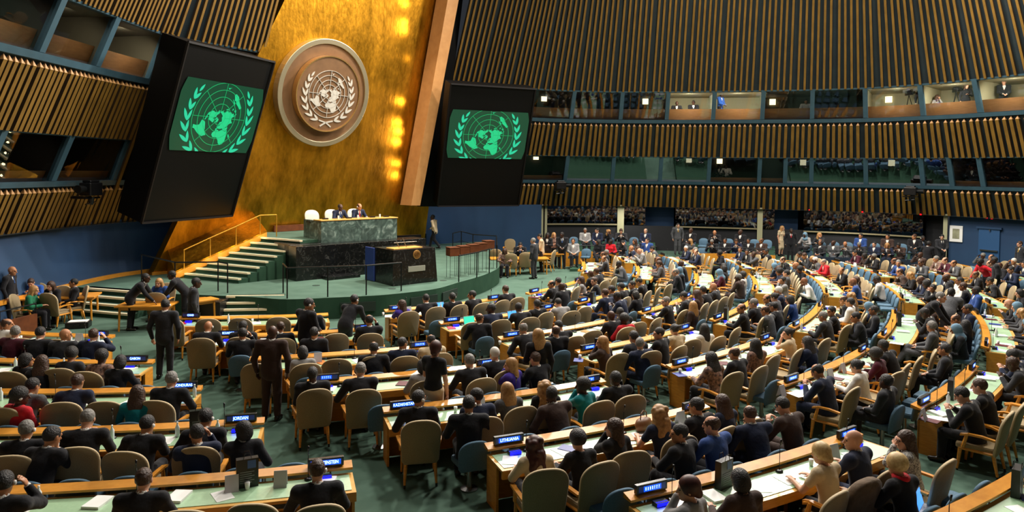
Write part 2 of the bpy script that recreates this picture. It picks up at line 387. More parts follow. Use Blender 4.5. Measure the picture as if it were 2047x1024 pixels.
# room closing surfaces: floor, ceiling, rear
fl=MB(); fl.add([(-26,-12,0),(36,-12,0),(36,52,0),(-26,52,0)],[(0,1,2,3)]); struct('floor',fl,CARPET)
ce=MB(); 
cc=Vector((5,18)); rings=[(32,TOPZ),(26,18.2),(18,20.5),(10,22),(4,22.4)]
vs=[]
for r,z in rings: vs+=[(cc.x+r*math.cos(2*PI*i/48),cc.y+r*math.sin(2*PI*i/48),z) for i in range(48)]
fs=[(j*48+i,j*48+(i+1)%48,(j+1)*48+(i+1)%48,(j+1)*48+i) for j in range(len(rings)-1) for i in range(48)]+[tuple(range(4*48,5*48))]
ce.add(vs,fs); struct('ceiling',ce,mat('dome_paint','6f7d8c',.9))
rr=MB()
rr.add([(20,-6,0),(-14,-8,0),(-14,-8,18),(20,-6,18)],[(0,1,2,3)]); struct('wall_rear',rr,PANELD)
# ------------------------------------------------ gold wall
gn=Vector((.776,-.63,0)).normalized(); GK=.2; gN=(gn-Vector((0,0,GK))).normalized(); gp=Vector((-12.9,26.5,.68)); gd=Vector((-gn.y,gn.x,0)); gu=(gn*GK+Vector((0,0,1))).normalized()
def G(u,v,off=0.): return onplane(u,v,gp+gn*off,gN)
def ext(a,b,z):
    f=(z-a.z)/(b.z-a.z); return a+(b-a)*f
BLg=G(303,552); TLg=ext(BLg,G(569,0),TOPZ+.5); BRg=G(846,500); TRg=ext(BRg,G(903,60),TOPZ+.5)
g=MB(); bk=-gn*.4; q=[BLg,BRg,TRg,TLg]
# subdivided front so it is one clean sheet
g.hexa([q[0]+bk,q[1]+bk,q[1],q[0],q[3]+bk,q[2]+bk,q[2],q[3]]); gold=struct('wall_gold',g,GOLD)
# dark fill right of gold behind screen
tr=MB()
a0,a1,b1,b0=G(822,411,.9),G(840,411,.9),G(917,0,.9),G(895,0,.9)
b1=ext(a1,b1,TOPZ);b0=ext(a0,b0,TOPZ); bk=-gn*.8
tr.hexa([a0,a1,a1+bk,a0+bk,b0,b1,b1+bk,b0+bk][0:8]); struct('trim_7',tr,ORANGEW)
dk=MB(); a=G(842,413,.3); b=G(875,413,.3); c=G(925,0,.3); e=G(905,0,.3); c=ext(b,c,TOPZ);e=ext(a,e,TOPZ); bk=-gn*1.2
dk.hexa([a,b,b+bk,a+bk,e,c,c+bk,e+bk]); struct('trim_8',dk,BLACKW)
# baseboards
bb=MB(); z=.68
bb.hexa([BLg,BRg,BRg+gn*.05,BLg+gn*.05,BLg+Vector((0,0,.14)),BRg+Vector((0,0,.14)),BRg+gn*.07+Vector((0,0,.14)),BLg+gn*.07+Vector((0,0,.14))]); struct('baseboard_gold',bb,WOOD)
# ------------------------------------------------ world-map-and-olive seal geometry (unit disc)
LAND=[[(71,-156),(70,-140),(69,-125),(68,-110),(70,-95),(63,-92),(58,-94),(55,-82),(51,-79),(60,-78),(62,-73),(58,-66),(52,-56),(47,-60),(45,-66),(41,-71),(35,-76),(30,-81),(25,-80),(30,-84),(29,-90),(28,-97),(22,-98),(19,-95),(21,-87),(16,-88),(15,-83),(9,-80),(8,-83),(13,-88),(16,-95),(20,-105),(28,-112),(34,-119),(40,-124),(48,-124),(55,-131),(60,-146),(55,-162),(60,-165),(66,-166)],
[(12,-72),(10,-62),(5,-52),(0,-50),(-5,-35),(-13,-39),(-23,-42),(-28,-49),(-34,-54),(-39,-60),(-46,-67),(-54,-69),(-50,-75),(-40,-73),(-30,-71),(-18,-71),(-6,-81),(1,-79),(8,-77)],
[(36,-6),(37,10),(32,12),(31,20),(31,32),(22,37),(12,43),(12,51),(2,45),(-10,40),(-20,35),(-26,33),(-34,26),(-34,18),(-22,14),(-10,13),(0,9),(4,8),(5,-3),(4,-8),(12,-16),(21,-17),(28,-12)],
[(37,-9),(43,-9),(44,-1),(48,-4),(51,2),(54,8),(57,8),(54,14),(55,21),(60,25),(60,29),(65,25),(60,18),(56,14),(59,6),(63,8),(70,20),(71,28),(67,41),(68,55),(73,70),(77,100),(73,113),(72,130),(72,150),(69,170),(66,-170),(62,179),(60,165),(52,157),(60,156),(59,143),(54,136),(45,136),(39,128),(35,129),(39,121),(31,121),(23,115),(21,108),(12,109),(9,105),(13,100),(2,103),(8,98),(16,96),(22,91),(16,82),(8,78),(20,73),(25,67),(26,57),(30,48),(24,52),(23,59),(17,55),(13,45),(21,39),(29,34),(31,34),(36,36),(37,28),(41,28),(38,23),(40,19),(45,13),(38,16),(44,9),(43,3),(37,0),(36,-5)],
[(-12,131),(-17,140),(-11,142),(-19,147),(-28,153),(-37,150),(-38,141),(-32,133),(-34,115),(-22,114),(-17,122)],
[(83,-30),(76,-18),(70,-22),(60,-43),(70,-54),(77,-70),(82,-60)],
[(-12,49),(-25,47),(-25,43),(-16,44)],[(45,142),(41,145),(35,140),(31,131),(34,131),(38,139)],[(-1,131),(-3,141),(-10,150),(-8,138)],[(7,117),(-4,116),(-3,110),(2,109)],[(5,95),(-6,105),(-3,106)],
[(-35,173),(-41,177),(-46,168),(-41,172)],[(58,-5),(51,1),(50,-5),(54,-3)],[(66,-23),(66,-15),(63,-19)],[(18,121),(10,126),(7,122),(14,120)],[(74,-95),(82,-80),(76,-75),(66,-62),(64,-72),(70,-85)]]
def ll(la,lo):
    r=(90-la)/150*.62; a=math.radians(lo); return (r*math.sin(a),-r*math.cos(a))
def seal():
    T=[] # (kind, triangle)
    def fan(kind,pl):
        for t in tessellate_polygon([[Vector((x,y,0)) for x,y in pl]]): T.append((kind,[pl[i] for i in t]))
    def band(a,b,w,kind):
        d=Vector((b[0]-a[0],b[1]-a[1])); 
        if d.length<1e-6: return
        n=Vector((-d.y,d.x)).normalized()*w; q=[(a[0]+n.x,a[1]+n.y),(b[0]+n.x,b[1]+n.y),(b[0]-n.x,b[1]-n.y),(a[0]-n.x,a[1]-n.y)]
        T.append((kind,q[:3])); T.append((kind,[q[0],q[2],q[3]]))
    for k in range(1,6):
        r=.124*k; n=64
        for i in range(n):
            a=2*PI*i/n;b=2*PI*(i+1)/n; band((r*math.cos(a),r*math.sin(a)),(r*math.cos(b),r*math.sin(b)),.0055,'grid')
    for k in range(8):
        a=k*PI/4; band((.124*math.cos(a),.124*math.sin(a)),(.62*math.cos(a),.62*math.sin(a)),.005,'grid')
    for L_ in LAND: fan('land',[ll(*p) for p in L_])
    for s in (1,-1):
        C=lambda th,r: (s*r*math.sin(th),-r*math.cos(th))
        def leaf(c,d,l,w):
            pts=[]; 
            for i in range(9):
                t=i/8; x=l*t; y=w*math.sin(PI*t)**.8*(1-.35*t); pts.append((x,y))
            for i in range(7,0,-1):
                t=i/8; pts.append((l*t,-w*math.sin(PI*t)**.8*(1-.35*t)))
            ca,sa=math.cos(d),math.sin(d); fan('leaf',[(c[0]+x*ca-y*sa,c[1]+x*sa+y*ca) for x,y in pts])
        ths=[math.radians(t) for t in (20,36,52,67,82,97,112)]
        for i,th in enumerate(ths):
            r=.735+.02*math.sin(i); c=C(th,r)
            tang=math.atan2(math.sin(th),s*math.cos(th)) # direction of growth
            l=.24 if i<5 else .2
            leaf(c,tang-s*.36,l,.036); leaf(c,tang+s*.42,l*.85,.034)
        c=C(math.radians(124),.73); tang=math.atan2(math.sin(math.radians(124)),s*math.cos(math.radians(124))); leaf(c,tang,.16,.03)
        pts=[(-s*.17,-.86),(-s*.08,-.80),(0,-.755),(s*.1,-.73),(s*.22,-.70)]
        for p_,q_ in zip(pts,pts[1:]): band(p_,q_,.017,'leaf')
    return T
SEAL=seal()
def clip_tri(tri,y0,y1):
    def cl(poly,f):
        o=[]
        for i in range(len(poly)):
            a=poly[i];b=poly[(i+1)%len(poly)];fa=f(a);fb=f(b)
            if fa>=0: o.append(a)
            if fa*fb<0: t=fa/(fa-fb); o.append((a[0]+(b[0]-a[0])*t,a[1]+(b[1]-a[1])*t))
        return o
    p=cl(tri,lambda a:a[1]-y0)
    return cl(p,lambda a:y1-a[1]) if len(p)>2 else []
def put_seal(c,ex,ey,en,R,y0,y1,kinds,off,dep):
    mb=MB(); 
    def W3(p,o): return c+ex*(p[0]*R)+ey*(p[1]*R)+en*o
    for kind,tri in SEAL:
        if kind not in kinds: continue
        pl=clip_tri(tri,y0,y1)
        if len(pl)<3: continue
        A=sum(pl[i][0]*pl[(i+1)%len(pl)][1]-pl[(i+1)%len(pl)][0]*pl[i][1] for i in range(len(pl)))
        if A<0: pl=pl[::-1]
        n=len(pl); mb.add([W3(p,off+dep) for p in pl]+[W3(p,off) for p in pl],[tuple(range(n))]+[(i,n+i,n+(i+1)%n,(i+1)%n)[::-1] for i in range(n)])
    return mb
def disc3(mb,c,ex,ey,en,r0,r1,o0,o1,n=72,mi=0):
    vs=[]
    for r,o in ((r0,o0),(r0,o1),(r1,o1),(r1,o0)):
        for i in range(n):
            a=2*PI*i/n; vs.append(c+ex*(r*math.cos(a))+ey*(r*math.sin(a))+en*o)
    fs=[]
    for j in range(4):
        for i in range(n): fs.append((j*n+i,j*n+(i+1)%n,((j+1)%4)*n+(i+1)%n,((j+1)%4)*n+i)[::-1])
    mb.add(vs,fs,mi)
# emblem on the gold wall
ec=G(650,185.5,.3); et=G(661,78,.3); eb=G(644,293,.3); ER=(et-eb).length/2; ec=(et+eb)/2; ec=ec-gd*((ec-G(650,185.5,.3)).dot(gd))
en=gN
SILV=mat('satin_silver','b9ad8f',.35,.8); BRNZ=mat('bronze_disc','7c5b3c',.5,.3,noise=(2.5,'6c4e32')); SEALW=mat('pale_seal_metal','beb8ac',.5,.1)
emb=thing('wall_emblem','huge round bronze emblem with silver rim, olive branches and world map on gold wall','emblem',tuple(ec))
def lp(mb,o): # world-space mesh parented to an empty with translation
    o.location=-Vector(o.parent.location); return o
a=MB(); disc3(a,ec,gd,gu,en,0.01,ER*.93,-.3,-.02); lp(a,obj('backing_disc',a,BRNZ,emb))
a=MB(); disc3(a,ec,gd,gu,en,ER*.905,ER,-.3,.06); lp(a,obj('outer_rim',a,SILV,emb,bevel=.02))
a=MB(); disc3(a,ec,gd,gu,en,0.01,ER*.69,-.02,.26); lp(a,obj('inner_disc',a,BRNZ,emb))
a=MB(); disc3(a,ec,gd,gu,en,ER*.68,ER*.70,.0,.3); lp(a,obj('inner_rim',a,mat('gold_rim','f0c47a',.25,.9),emb))
a=put_seal(ec,gd,gu,en,ER*.70,-2,2,('grid','land','leaf'),.262,.03); lp(a,obj('map_and_branches',a,SEALW,emb))
# ------------------------------------------------ hanging screens
SG=mat('screen_bg','02130c',.3,emit='073c26',es=1.); SGl=mat('screen_land','0a5030',.3,emit='14b274',es=1.05); SGr=mat('screen_grid','0a5030',.3,emit='0c8c50',es=1.); SGf=mat('screen_leaf','0a5030',.3,emit='1fb489',es=1.05)
def screen(name,q,dirx,k,px,img,label,thick,side=None):
    n=Vector((dirx[1],-dirx[0],0)).normalized(); nN=(n-Vector((0,0,k))).normalized(); up=(n*k+Vector((0,0,1))).normalized(); dx=Vector((dirx[0],dirx[1],0)).normalized()
    S=lambda u,v,o=0: onplane(u,v,q+n*o,nN)
    c=[S(*p) for p in px]  # BL BR TR TL
    # regularise into a rectangle in plane
    cx=[(p-c[0]).dot(dx) for p in c]; cy=[(p-c[0]).dot(up) for p in c]
    w0=(cx[0]+cx[3])/2; w1=(cx[1]+cx[2])/2; h0=(cy[0]+cy[1])/2; h1=(cy[2]+cy[3])/2
    R=[c[0]+dx*x+up*y for x,y in ((w0,h0),(w1,h0),(w1,h1),(w0,h1))]
    root=thing(name,label,'screen',tuple(R[0]),0,None)
    b=MB(); bk=-nN*thick; b.hexa([R[0],R[1],R[1]+bk,R[0]+bk,R[3],R[2],R[2]+bk,R[3]+bk]); lp(b,obj('casing',b,BLACKW,root))
    fr=MB()
    for a_,b_ in ((0,1),(1,2),(2,3),(3,0)): fr.bar(R[a_]+nN*.02,R[b_]+nN*.02,.05,n=4)
    lp(fr,obj('frame',fr,mat('dark_brown_frame','0f0b09',.6,spec=.2),root))
    L_,R_,T_,B_=[S(*p,.03) for p in img]
    hw=(R_-L_).dot(dx)/2; cen=L_+dx*hw; cen=cen+up*(((T_+B_)/2-cen).dot(up)); hh=(T_-B_).dot(up)/2
    bg=MB(); n_=64; y=hh/hw; pts=[]
    for i in range(n_+1):
        yy=-y+2*y*i/n_; pts.append((math.sqrt(max(0,1.08-yy*yy*.55)) ,yy))
    poly=[(min(1,x),yy) for x,yy in pts]+[(-min(1,x),yy) for x,yy in pts[::-1]]
    bg.add([cen+dx*(x*hw)+up*(yy*hw) for x,yy in poly],[tuple(range(len(poly)))])
    disp=lp(bg,obj('display',bg,SG,root))
    for kd,m_,nm in (('grid',SGr,'map_grid'),('land',SGl,'map_land'),('leaf',SGf,'olive_branches')):
        mb=put_seal(cen,dx,up,nN,hw*1.02,-y/1.02,y/1.02,(kd,),.01,.004); o=obj(nm,mb,m_,disp); o['label']='glowing green '+nm.replace('_',' ')
    return R
qL=ray(283,445); qL=CAM+qL*(23.3/qL.y)
SL=screen('hanging_screen',qL,(.32,.947),.335,[(283,445),(463,432),(548,125),(375,82)],[(349,232),(514,243),(451,166),(414,303)],'tall black screen panel nearest the left wall showing a green map emblem',1.1)
qR=ray(875,412); qR=CAM+qR*(34.6/qR.y)
SR=screen('hanging_screen',qR,(.92,.392),.335,[(875,412),(1037,411),(1070,178),(901,168)],[(896,268),(1053,272),(978,222),(972,317)],'tall black screen panel beside the rear balconies showing a green map emblem',.9)

# ------------------------------------------------ stage
SZ=.68; UZ=2.04; AX=Vector((.743,.669,0)).normalized(); AN=Vector((AX.y,-AX.x,0))  # AN = towards the audience
stg=[(-15.6,26),(-15.3,23.4),(-14.1,23.1),(-12.7,22.75),(-11.2,22.2),(-9,21.9),(-8.0,21.75),(-6.9,21.45),(-5.4,21.9),(-4.3,22.3),(-3.6,22.75),(-2.55,23.7),(-1.9,25.1),(-1.2,26.6),(-.75,28),(-.5,29.5),(-.6,32),(-1.0,35),(-1.4,40.6),(-5,40),(-10,36),(-14,31)]
def smooth(pl,a,b,n=5):
    q=catmull(pl[a:b],n); return [tuple(p) for p in pl[:a]]+[tuple(p) for p in q]+[tuple(p) for p in pl[b:]]
stgp=smooth(stg,5,17)
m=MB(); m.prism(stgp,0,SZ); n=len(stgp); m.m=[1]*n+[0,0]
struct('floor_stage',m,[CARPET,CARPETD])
# vent grilles on the stage fascia
for (u0,u1) in ((742,765),(893,925),(940,965)):
    a=P(u0,620 if u0<800 else 600,.34);
def near_edge(p):
    best=None
    for a,b in zip(stgp,stgp[1:]):
        a=Vector(a);b=Vector(b); t=max(0,min(1,(p-a).dot(b-a)/max(1e-9,(b-a).length_squared))); q=a+(b-a)*t
        if best is None or (q-p).length<best[0]: best=((q-p).length,q,(b-a).normalized())
    return best
for k,(x,y) in enumerate(((-4.85,22.1),(-2.9,23.3),(-2.2,24.5))):
    _,q,t=near_edge(Vector((x,y))); nn=Vector((t.y,-t.x))
    g=MB(); g.obox((q.x+nn.x*.02,q.y+nn.y*.02),.55,.02,.2,.5,(t.x,t.y)); o=obj('vent_grille',g,mat('dark_grille','1a2b24',.6))
    tag(o,'dark vent grille low in the curved green stage front, %s from the steps'%ORD[k],'vent','stage vents')
# upper platform
um=MB(); 
sl0=P(368,546.5,.85); st0=P(520,474.5,UZ); sl1=P(477,557.5,.85); st1=P(600,481,UZ)
ML=CAM+ray(642,478)*(26.3/ray(642,478).y); ML.z=0
pl=[st0,st1,ML-AN*.3+AX*.2,ML+AX*3.3-AN*.3,ML+AX*3.3-AN*3.2,Vector((-7.9,32.3,0)),Vector((-12.3,27.2,0))]
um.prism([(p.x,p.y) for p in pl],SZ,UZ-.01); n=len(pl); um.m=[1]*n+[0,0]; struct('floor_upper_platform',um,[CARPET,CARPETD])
# stair to the platform
NOS=mat('pale_step_nosing','eedfbc',.4)
def stairs(name,lab,L0,L1,R0,R1,z0,z1,n,base,extraback=.6):
    """L0/R0: nosing ends of the lowest tread, L1/R1 of the highest."""
    root=thing(name,lab,'stairs',((L0.x+R0.x)/2,(L0.y+R0.y)/2,base)); st=MB(); ns=MB(); 
    for i in range(n):
        f=i/(n-1); a=L0.lerp(L1,f); b=R0.lerp(R1,f); z=z0+(z1-z0)*f
        back=(L1-L0)/(n-1); bb=(R1-R0)/(n-1); k=1.25
        c=b+bb*k; d=a+back*k
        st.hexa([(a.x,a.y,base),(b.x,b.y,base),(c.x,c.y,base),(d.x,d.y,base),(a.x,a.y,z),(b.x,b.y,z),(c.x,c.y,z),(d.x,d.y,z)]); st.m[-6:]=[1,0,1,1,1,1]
        e=(back.normalized()*.09); o=-back.normalized()*.02
        ns.hexa([tuple(p) for p in (Vector((a.x,a.y,z-.05))+o,Vector((b.x,b.y,z-.05))+o,Vector((b.x,b.y,z-.05))+e,Vector((a.x,a.y,z-.05))+e,Vector((a.x,a.y,z+.012))+o,Vector((b.x,b.y,z+.012))+o,Vector((b.x,b.y,z+.012))+e,Vector((a.x,a.y,z+.012))+e)])
    lp(st,obj('steps',st,[CARPET,CARPETD],root)); lp(ns,obj('nosing',ns,NOS,root)); return root
z2=lambda p,z:Vector((p.x,p.y,z))
stairs('staircase','green carpeted staircase with pale nosings rising along the gold wall to the rostrum',z2(sl0,0),z2(st0,0),z2(sl1,0),z2(st1,0),.85,UZ,8,SZ)
# steps from floor to stage
a0=P(452,592.6,SZ);b0=P(567,591,SZ); out=Vector((.05,-1,0))
stairs('staircase','low green steps with pale nosings onto the stage before the rostrum stair',z2(a0,0)+out*.62,z2(a0,0)+out*.0,z2(b0,0)+out*.62,z2(b0,0),.17,SZ,4,0)
a0=P(168,576,SZ);b0=P(300,586,SZ); out=Vector((-.1,-1,0))
stairs('staircase','low green steps with pale nosings by the blue wall behind the laptop table',z2(a0,0)+out*.9,z2(a0,0),z2(b0,0)+out*.9,z2(b0,0),.17,SZ,4,0)
# gold clad parapet between staircase and gold wall, with glowing handrail line
pr=MB()
up1=Vector((0,0,.95))
off=-Vector((.8,-.59,0)).normalized()
A=z2(sl0,.75)-Vector((.25,.18,0)); B=z2(st0,UZ+.05)+Vector((.2,.15,0)); bk=Vector((-.6,.8,0))*1.6
pr.hexa([z2(A,SZ),z2(B,SZ),z2(B,SZ)+bk*1.35,z2(A,SZ)+bk*.9, A+up1*.2,B+up1*.2,B+up1+bk*1.35,A+up1+bk*.9])
struct('wall_stair_parapet',pr,GOLD)
st=MB(); st.hexa([A+Vector((.02,-.03,-.1)),B+Vector((.02,-.03,-.1)),B+Vector((0,.03,-.1)),A+Vector((0,.03,-.1)),A+Vector((.02,-.03,.14)),B+Vector((.02,-.03,.14)),B+Vector((0,.03,.14)),A+Vector((0,.03,.14))])
struct('trim_9',st,WOOD)
def railing(lab,pts,h=.95,r=.022,mt=None,posts=None,grp=None,mid=False):
    root=thing('railing',lab,'railing',tuple(pts[0]),0,grp); mt=mt or DKMET
    for p in (posts or pts):
        a=MB(); a.bar(p,p+Vector((0,0,h)),r); lp(a,obj('post',a,mt,root))
    a=MB(); a.tube([p+Vector((0,0,h)) for p in pts],r*1.1); 
    if mid: a.tube([p+Vector((0,0,h*.5)) for p in pts],r*.6)
    lp(a,obj('handrail',a,mt,root)); return root
sp=[z2(sl0,.85),z2(sl0.lerp(st0,.33),1.25),z2(sl0.lerp(st0,.67),1.64),z2(st0,UZ),z2(st0,UZ)+Vector((.5,.4,0))]
railing('thin gold handrail climbing beside the gold wall along the rostrum staircase',sp,.85,.02,GOLDT)
S_=lambda u,v:P(u,v,SZ)
railing('thin black stage-front railing before the green marble rostrum',[S_(566,586),S_(574,597),S_(655,594),S_(732,590),S_(802,582)],.95)
railing('thin black stage railing in front of the wooden ballot boxes',[S_(917,564),S_(953,555),S_(978,546)],.95)
railing('black stage railing by the steps between laptop table and rostrum stair',[S_(283,563),S_(350,583),S_(436,582),S_(455,586)],.95)
railing('black railing enclosing the side steps against the blue wall',[S_(905,505),S_(922,500),S_(945,508),S_(992,512),S_(993,537)],.95,mid=True)
# ------------------------------------------------ rostrum
def oblock(name,mb,mt,root): return lp(mb,obj(name,mb,mt,root,bevel=.01))
ML=CAM+ray(642,478)*(26.3/ray(642,478).y); ML.z=0
ros=thing('rostrum','tall green marble presidential rostrum on black granite base below the gold wall','rostrum',(ML.x,ML.y,UZ-1.36))
def fr(o,w,d,z0,z1,mb): # o front-left corner, w along AX, d backwards
    q=[o,o+AX*w,o+AX*w-AN*d,o-AN*d]; mb.hexa([(p.x,p.y,z0) for p in q]+[(p.x,p.y,z1) for p in q])
a=MB(); fr(ML,3.35,.28,1.42,2.74,a); oblock('front_panel',a,MARBLE,ros)
a=MB(); fr(ML-AN*.28,.22,1.2,1.42,2.74,a); oblock('side_panel',a,MARBLE,ros)
a=MB(); fr(ML+AX*3.13-AN*.28,.22,1.2,1.42,2.74,a); oblock('side_panel',a,MARBLE,ros)
a=MB(); fr(ML-AX*.03+AN*.03,3.41,.62,2.74,2.78,a); oblock('desk_top',a,WOODTOP,ros)
a=MB(); fr(ML+AX*.25-AN*.35,3.1,.9,1.42,UZ,a); oblock('floor_deck',a,CARPET,ros)
C_=P(592,563,SZ); C_.z=0
a=MB(); fr(C_,5.6,1.0,SZ,1.92,a); oblock('granite_base',a,GRANITE,ros)
a=MB(); fr(C_-AN*.6,1.3,1.3,SZ,1.93,a); oblock('granite_block',a,GRANITE,ros)
a=MB(); fr(C_+AX*1.0+AN*.5,1.3,.5,SZ,.8,a); oblock('granite_step',a,GRANITE,ros)
for i,f in enumerate((.35,.9,1.35,1.75,2.4,2.75,3.05)):
    p=ML+AX*f-AN*.35+Vector((0,0,2.78)); m=MB(); m.box(-.1,-.06,0,.1,.06,.05) if i%2==0 else m.lathe([(.03,0),(.035,.12)],10)
    o=tag(obj('rostrum_console' if i%2==0 else 'drinking_glass',m,BLACK if i%2==0 else WHITE,loc=tuple(p)),'%s on top of the marble rostrum, %s from the stair end'%('small black console' if i%2==0 else 'small glass',ORD[i]),'console' if i%2==0 else 'glass'); o.rotation_euler=(0,0,.73)
# lectern
LF=P(785,573,SZ); LF.z=0
lec=thing('lectern','black granite speakers lectern with small gold emblem and grey plaque','lectern',(LF.x,LF.y,SZ))
a=MB(); q=[LF,LF+AX*1.9,LF+AX*1.84-AN*1.3,LF+AX*.05-AN*1.3]; t=[LF+AX*.02,LF+AX*1.78,LF+AX*1.74-AN*1.3,LF+AX*.05-AN*1.3]
a.hexa([(p.x,p.y,SZ) for p in q]+[(p.x,p.y,1.93) for p in t]); oblock('granite_body',a,GRANITE,lec)
a=MB(); fr(LF+AX*.1-AN*.1,1.2,.5,1.93,1.97,a); oblock('desk_top',a,WOODTOP,lec)
a=MB(); q0=LF-AN*1.3+AX*.03; a.obox(((q0-AN*.27).x,(q0-AN*.27).y),.03,.3,SZ+.02,1.9,(AX.x,AX.y)); oblock('blue_side_door',a,mat('navy_door','243a78',.5),lec)
a=MB(); fr(LF+AX*.02-AN*1.3,1.75,.6,SZ,1.75,a); oblock('rear_block',a,GRANITE,lec)
c=LF+AX*.98+AN*.0+Vector((0,0,1.72)); 
a=MB(); disc3(a,c,AX,Vector((0,0,1)),AN,.005,.16,-.02,.03,n=32); oblock('emblem_disc',a,mat('gold_emblem','b5854a',.4,.6),lec)
a=put_seal(c,AX,Vector((0,0,1)),AN,.15,-2,2,('grid','land','leaf'),.031,.006); lp(a,obj('emblem_relief',a,mat('dark_gold','6d4a20',.5,.4),lec))
a=MB(); a.obox(((LF+AX*.98+AN*.01).x,(LF+AX*.98+AN*.01).y),.36,.02,1.12,1.32,(AX.x,AX.y)); oblock('plaque',a,mat('grey_plaque','8e8d80',.5),lec)
a=MB()
for k in (.45,.75): a.bar(LF+AX*(k)-AN*.3+Vector((0,0,1.97)),LF+AX*(k-.12)-AN*.35+Vector((0,0,2.3)),.012)
a.bar(LF+AX*.25-AN*.33+Vector((0,0,2.15)),LF+AX*1.2-AN*.33+Vector((0,0,2.15)),.012); lp(a,obj('microphones',a,CHROME,lec))
B0_=CAM+ray(795,480)*(29./ray(795,480).y); B1_=CAM+ray(842,480)*(29.6/ray(842,480).y); bs=MB(); B0_.z=B1_.z=SZ; bs.hexa([B0_,B1_,B1_-AN*.12,B0_-AN*.12]+[z2(v,1.98) for v in (B0_,B1_,B1_-AN*.12,B0_-AN*.12)]); tag(obj('black_screen_board',bs,BLACKW),'plain black board standing on the stage behind the speakers lectern','board')
# vent bench along the gold wall on the platform
vb=MB(); p0=G(546,466,.15); p1=G(606,459,.15); p0.z=p1.z=UZ; 
vb.hexa([p0,p1,p1+gn*.1,p0+gn*.1,z2(p0,UZ+.26),z2(p1,UZ+.26),z2(p1+gn*.1,UZ+.26),z2(p0+gn*.1,UZ+.26)]); tag(obj('wall_vent',vb,WOODDARK),'low wooden vent grille at the foot of the gold wall beside the rostrum','vent')
# floor sockets
for u,v,k in ((632,571,'nearest the granite step'),(784,577.5,'by the near corner of the lectern'),(886,561,'right beside the lectern')):
    p=P(u,v,SZ); a=MB(); a.lathe([(.13,0),(.13,.006)],20); tag(obj('floor_socket',a,mat('dark_green_cap','22382d',.6),loc=(p.x,p.y,SZ)),'small dark round floor socket in the stage carpet '+k,'socket','floor sockets')
# ------------------------------------------------ chairs
def arch(w0,w1,z0,z1,n=18):
    """rounded-top outline (x,z), counterclockwise starting bottom left"""
    pts=[(-w0*.86,z0),(w0*.86,z0),(w0,z0+.05)]
    zc=z1-w1*.8
    for i in range(n+1):
        a=PI*i/n; pts.append((w1*math.copysign(abs(math.cos(a))**.8,math.cos(a)),zc+(z1-zc)*math.sin(a)**.9))
    pts.append((-w0,z0+.05)); return pts
def backrest(mb,pts,y0,th,rec,curve=.05,mi=0,inset=.0,edge=None):
    n=len(pts); zc=sum(p[1] for p in pts)/n
    def q(x,z,o,s=1.): 
        X=x*s; Z=zc+(z-zc)*s
        return (X, y0-(Z-pts[0][1])*rec+o+ -curve*(1-(X/.33)**2), Z)
    rings=[(-th*.5,.93),(-th*.25,1.),(th*.25,1.),(th*.5,.93)]
    vs=[]
    for o,s in rings: vs+=[q(x,z,o,s) for x,z in pts]
    fs=[]; ms=[]
    for j in range(3):
        for i in range(n): fs.append((j*n+i,j*n+(i+1)%n,(j+1)*n+(i+1)%n,(j+1)*n+i)); ms.append(edge if (edge is not None and j==1) else mi)
    o=len(mb.v); mb.v+=vs; mb.f+=[tuple(a+o for a in f) for f in fs]; mb.m+=ms
    for base,rev in ((0,False),(3*n,True)):
        r=rings[0 if base==0 else 3]; cidx=len(mb.v); mb.v.append(q(0,zc,r[0]*1.1,1.))
        for i in range(n):
            f=(o+base+(i+1)%n,o+base+i,cidx) ; mb.f.append(f[::-1] if rev else f); mb.m.append(mi)
def cushion(mb,x,y0,y1,z0,z1,mi=0,r=.05,taper=.9):
    pts=[];
    for cx,cy,a0 in ((x-r,y0+r,-90),(x-r,y1-r,0),(-x+r,y1-r,90),(-x+r,y0+r,180)):
        for k in range(5):
            a=math.radians(a0+k*22.5); xx=cx+r*math.cos(a); yy=cy+r*math.sin(a); pts.append((xx*(taper if cy<0 else 1),yy))
    n=len(pts); vs=[];
    for s,z in ((.94,z0),(1,z0+.02),(1,z1-.025),(.95,z1)): vs+=[(p[0]*s,(y0+y1)/2+(p[1]-(y0+y1)/2)*s,z) for p in pts]
    fs=[(j*n+i,j*n+(i+1)%n,(j+1)*n+(i+1)%n,(j+1)*n+i) for j in range(3) for i in range(n)]+[tuple(range(n))[::-1],tuple(range(3*n,4*n))]
    mb.add(vs,fs,mi)
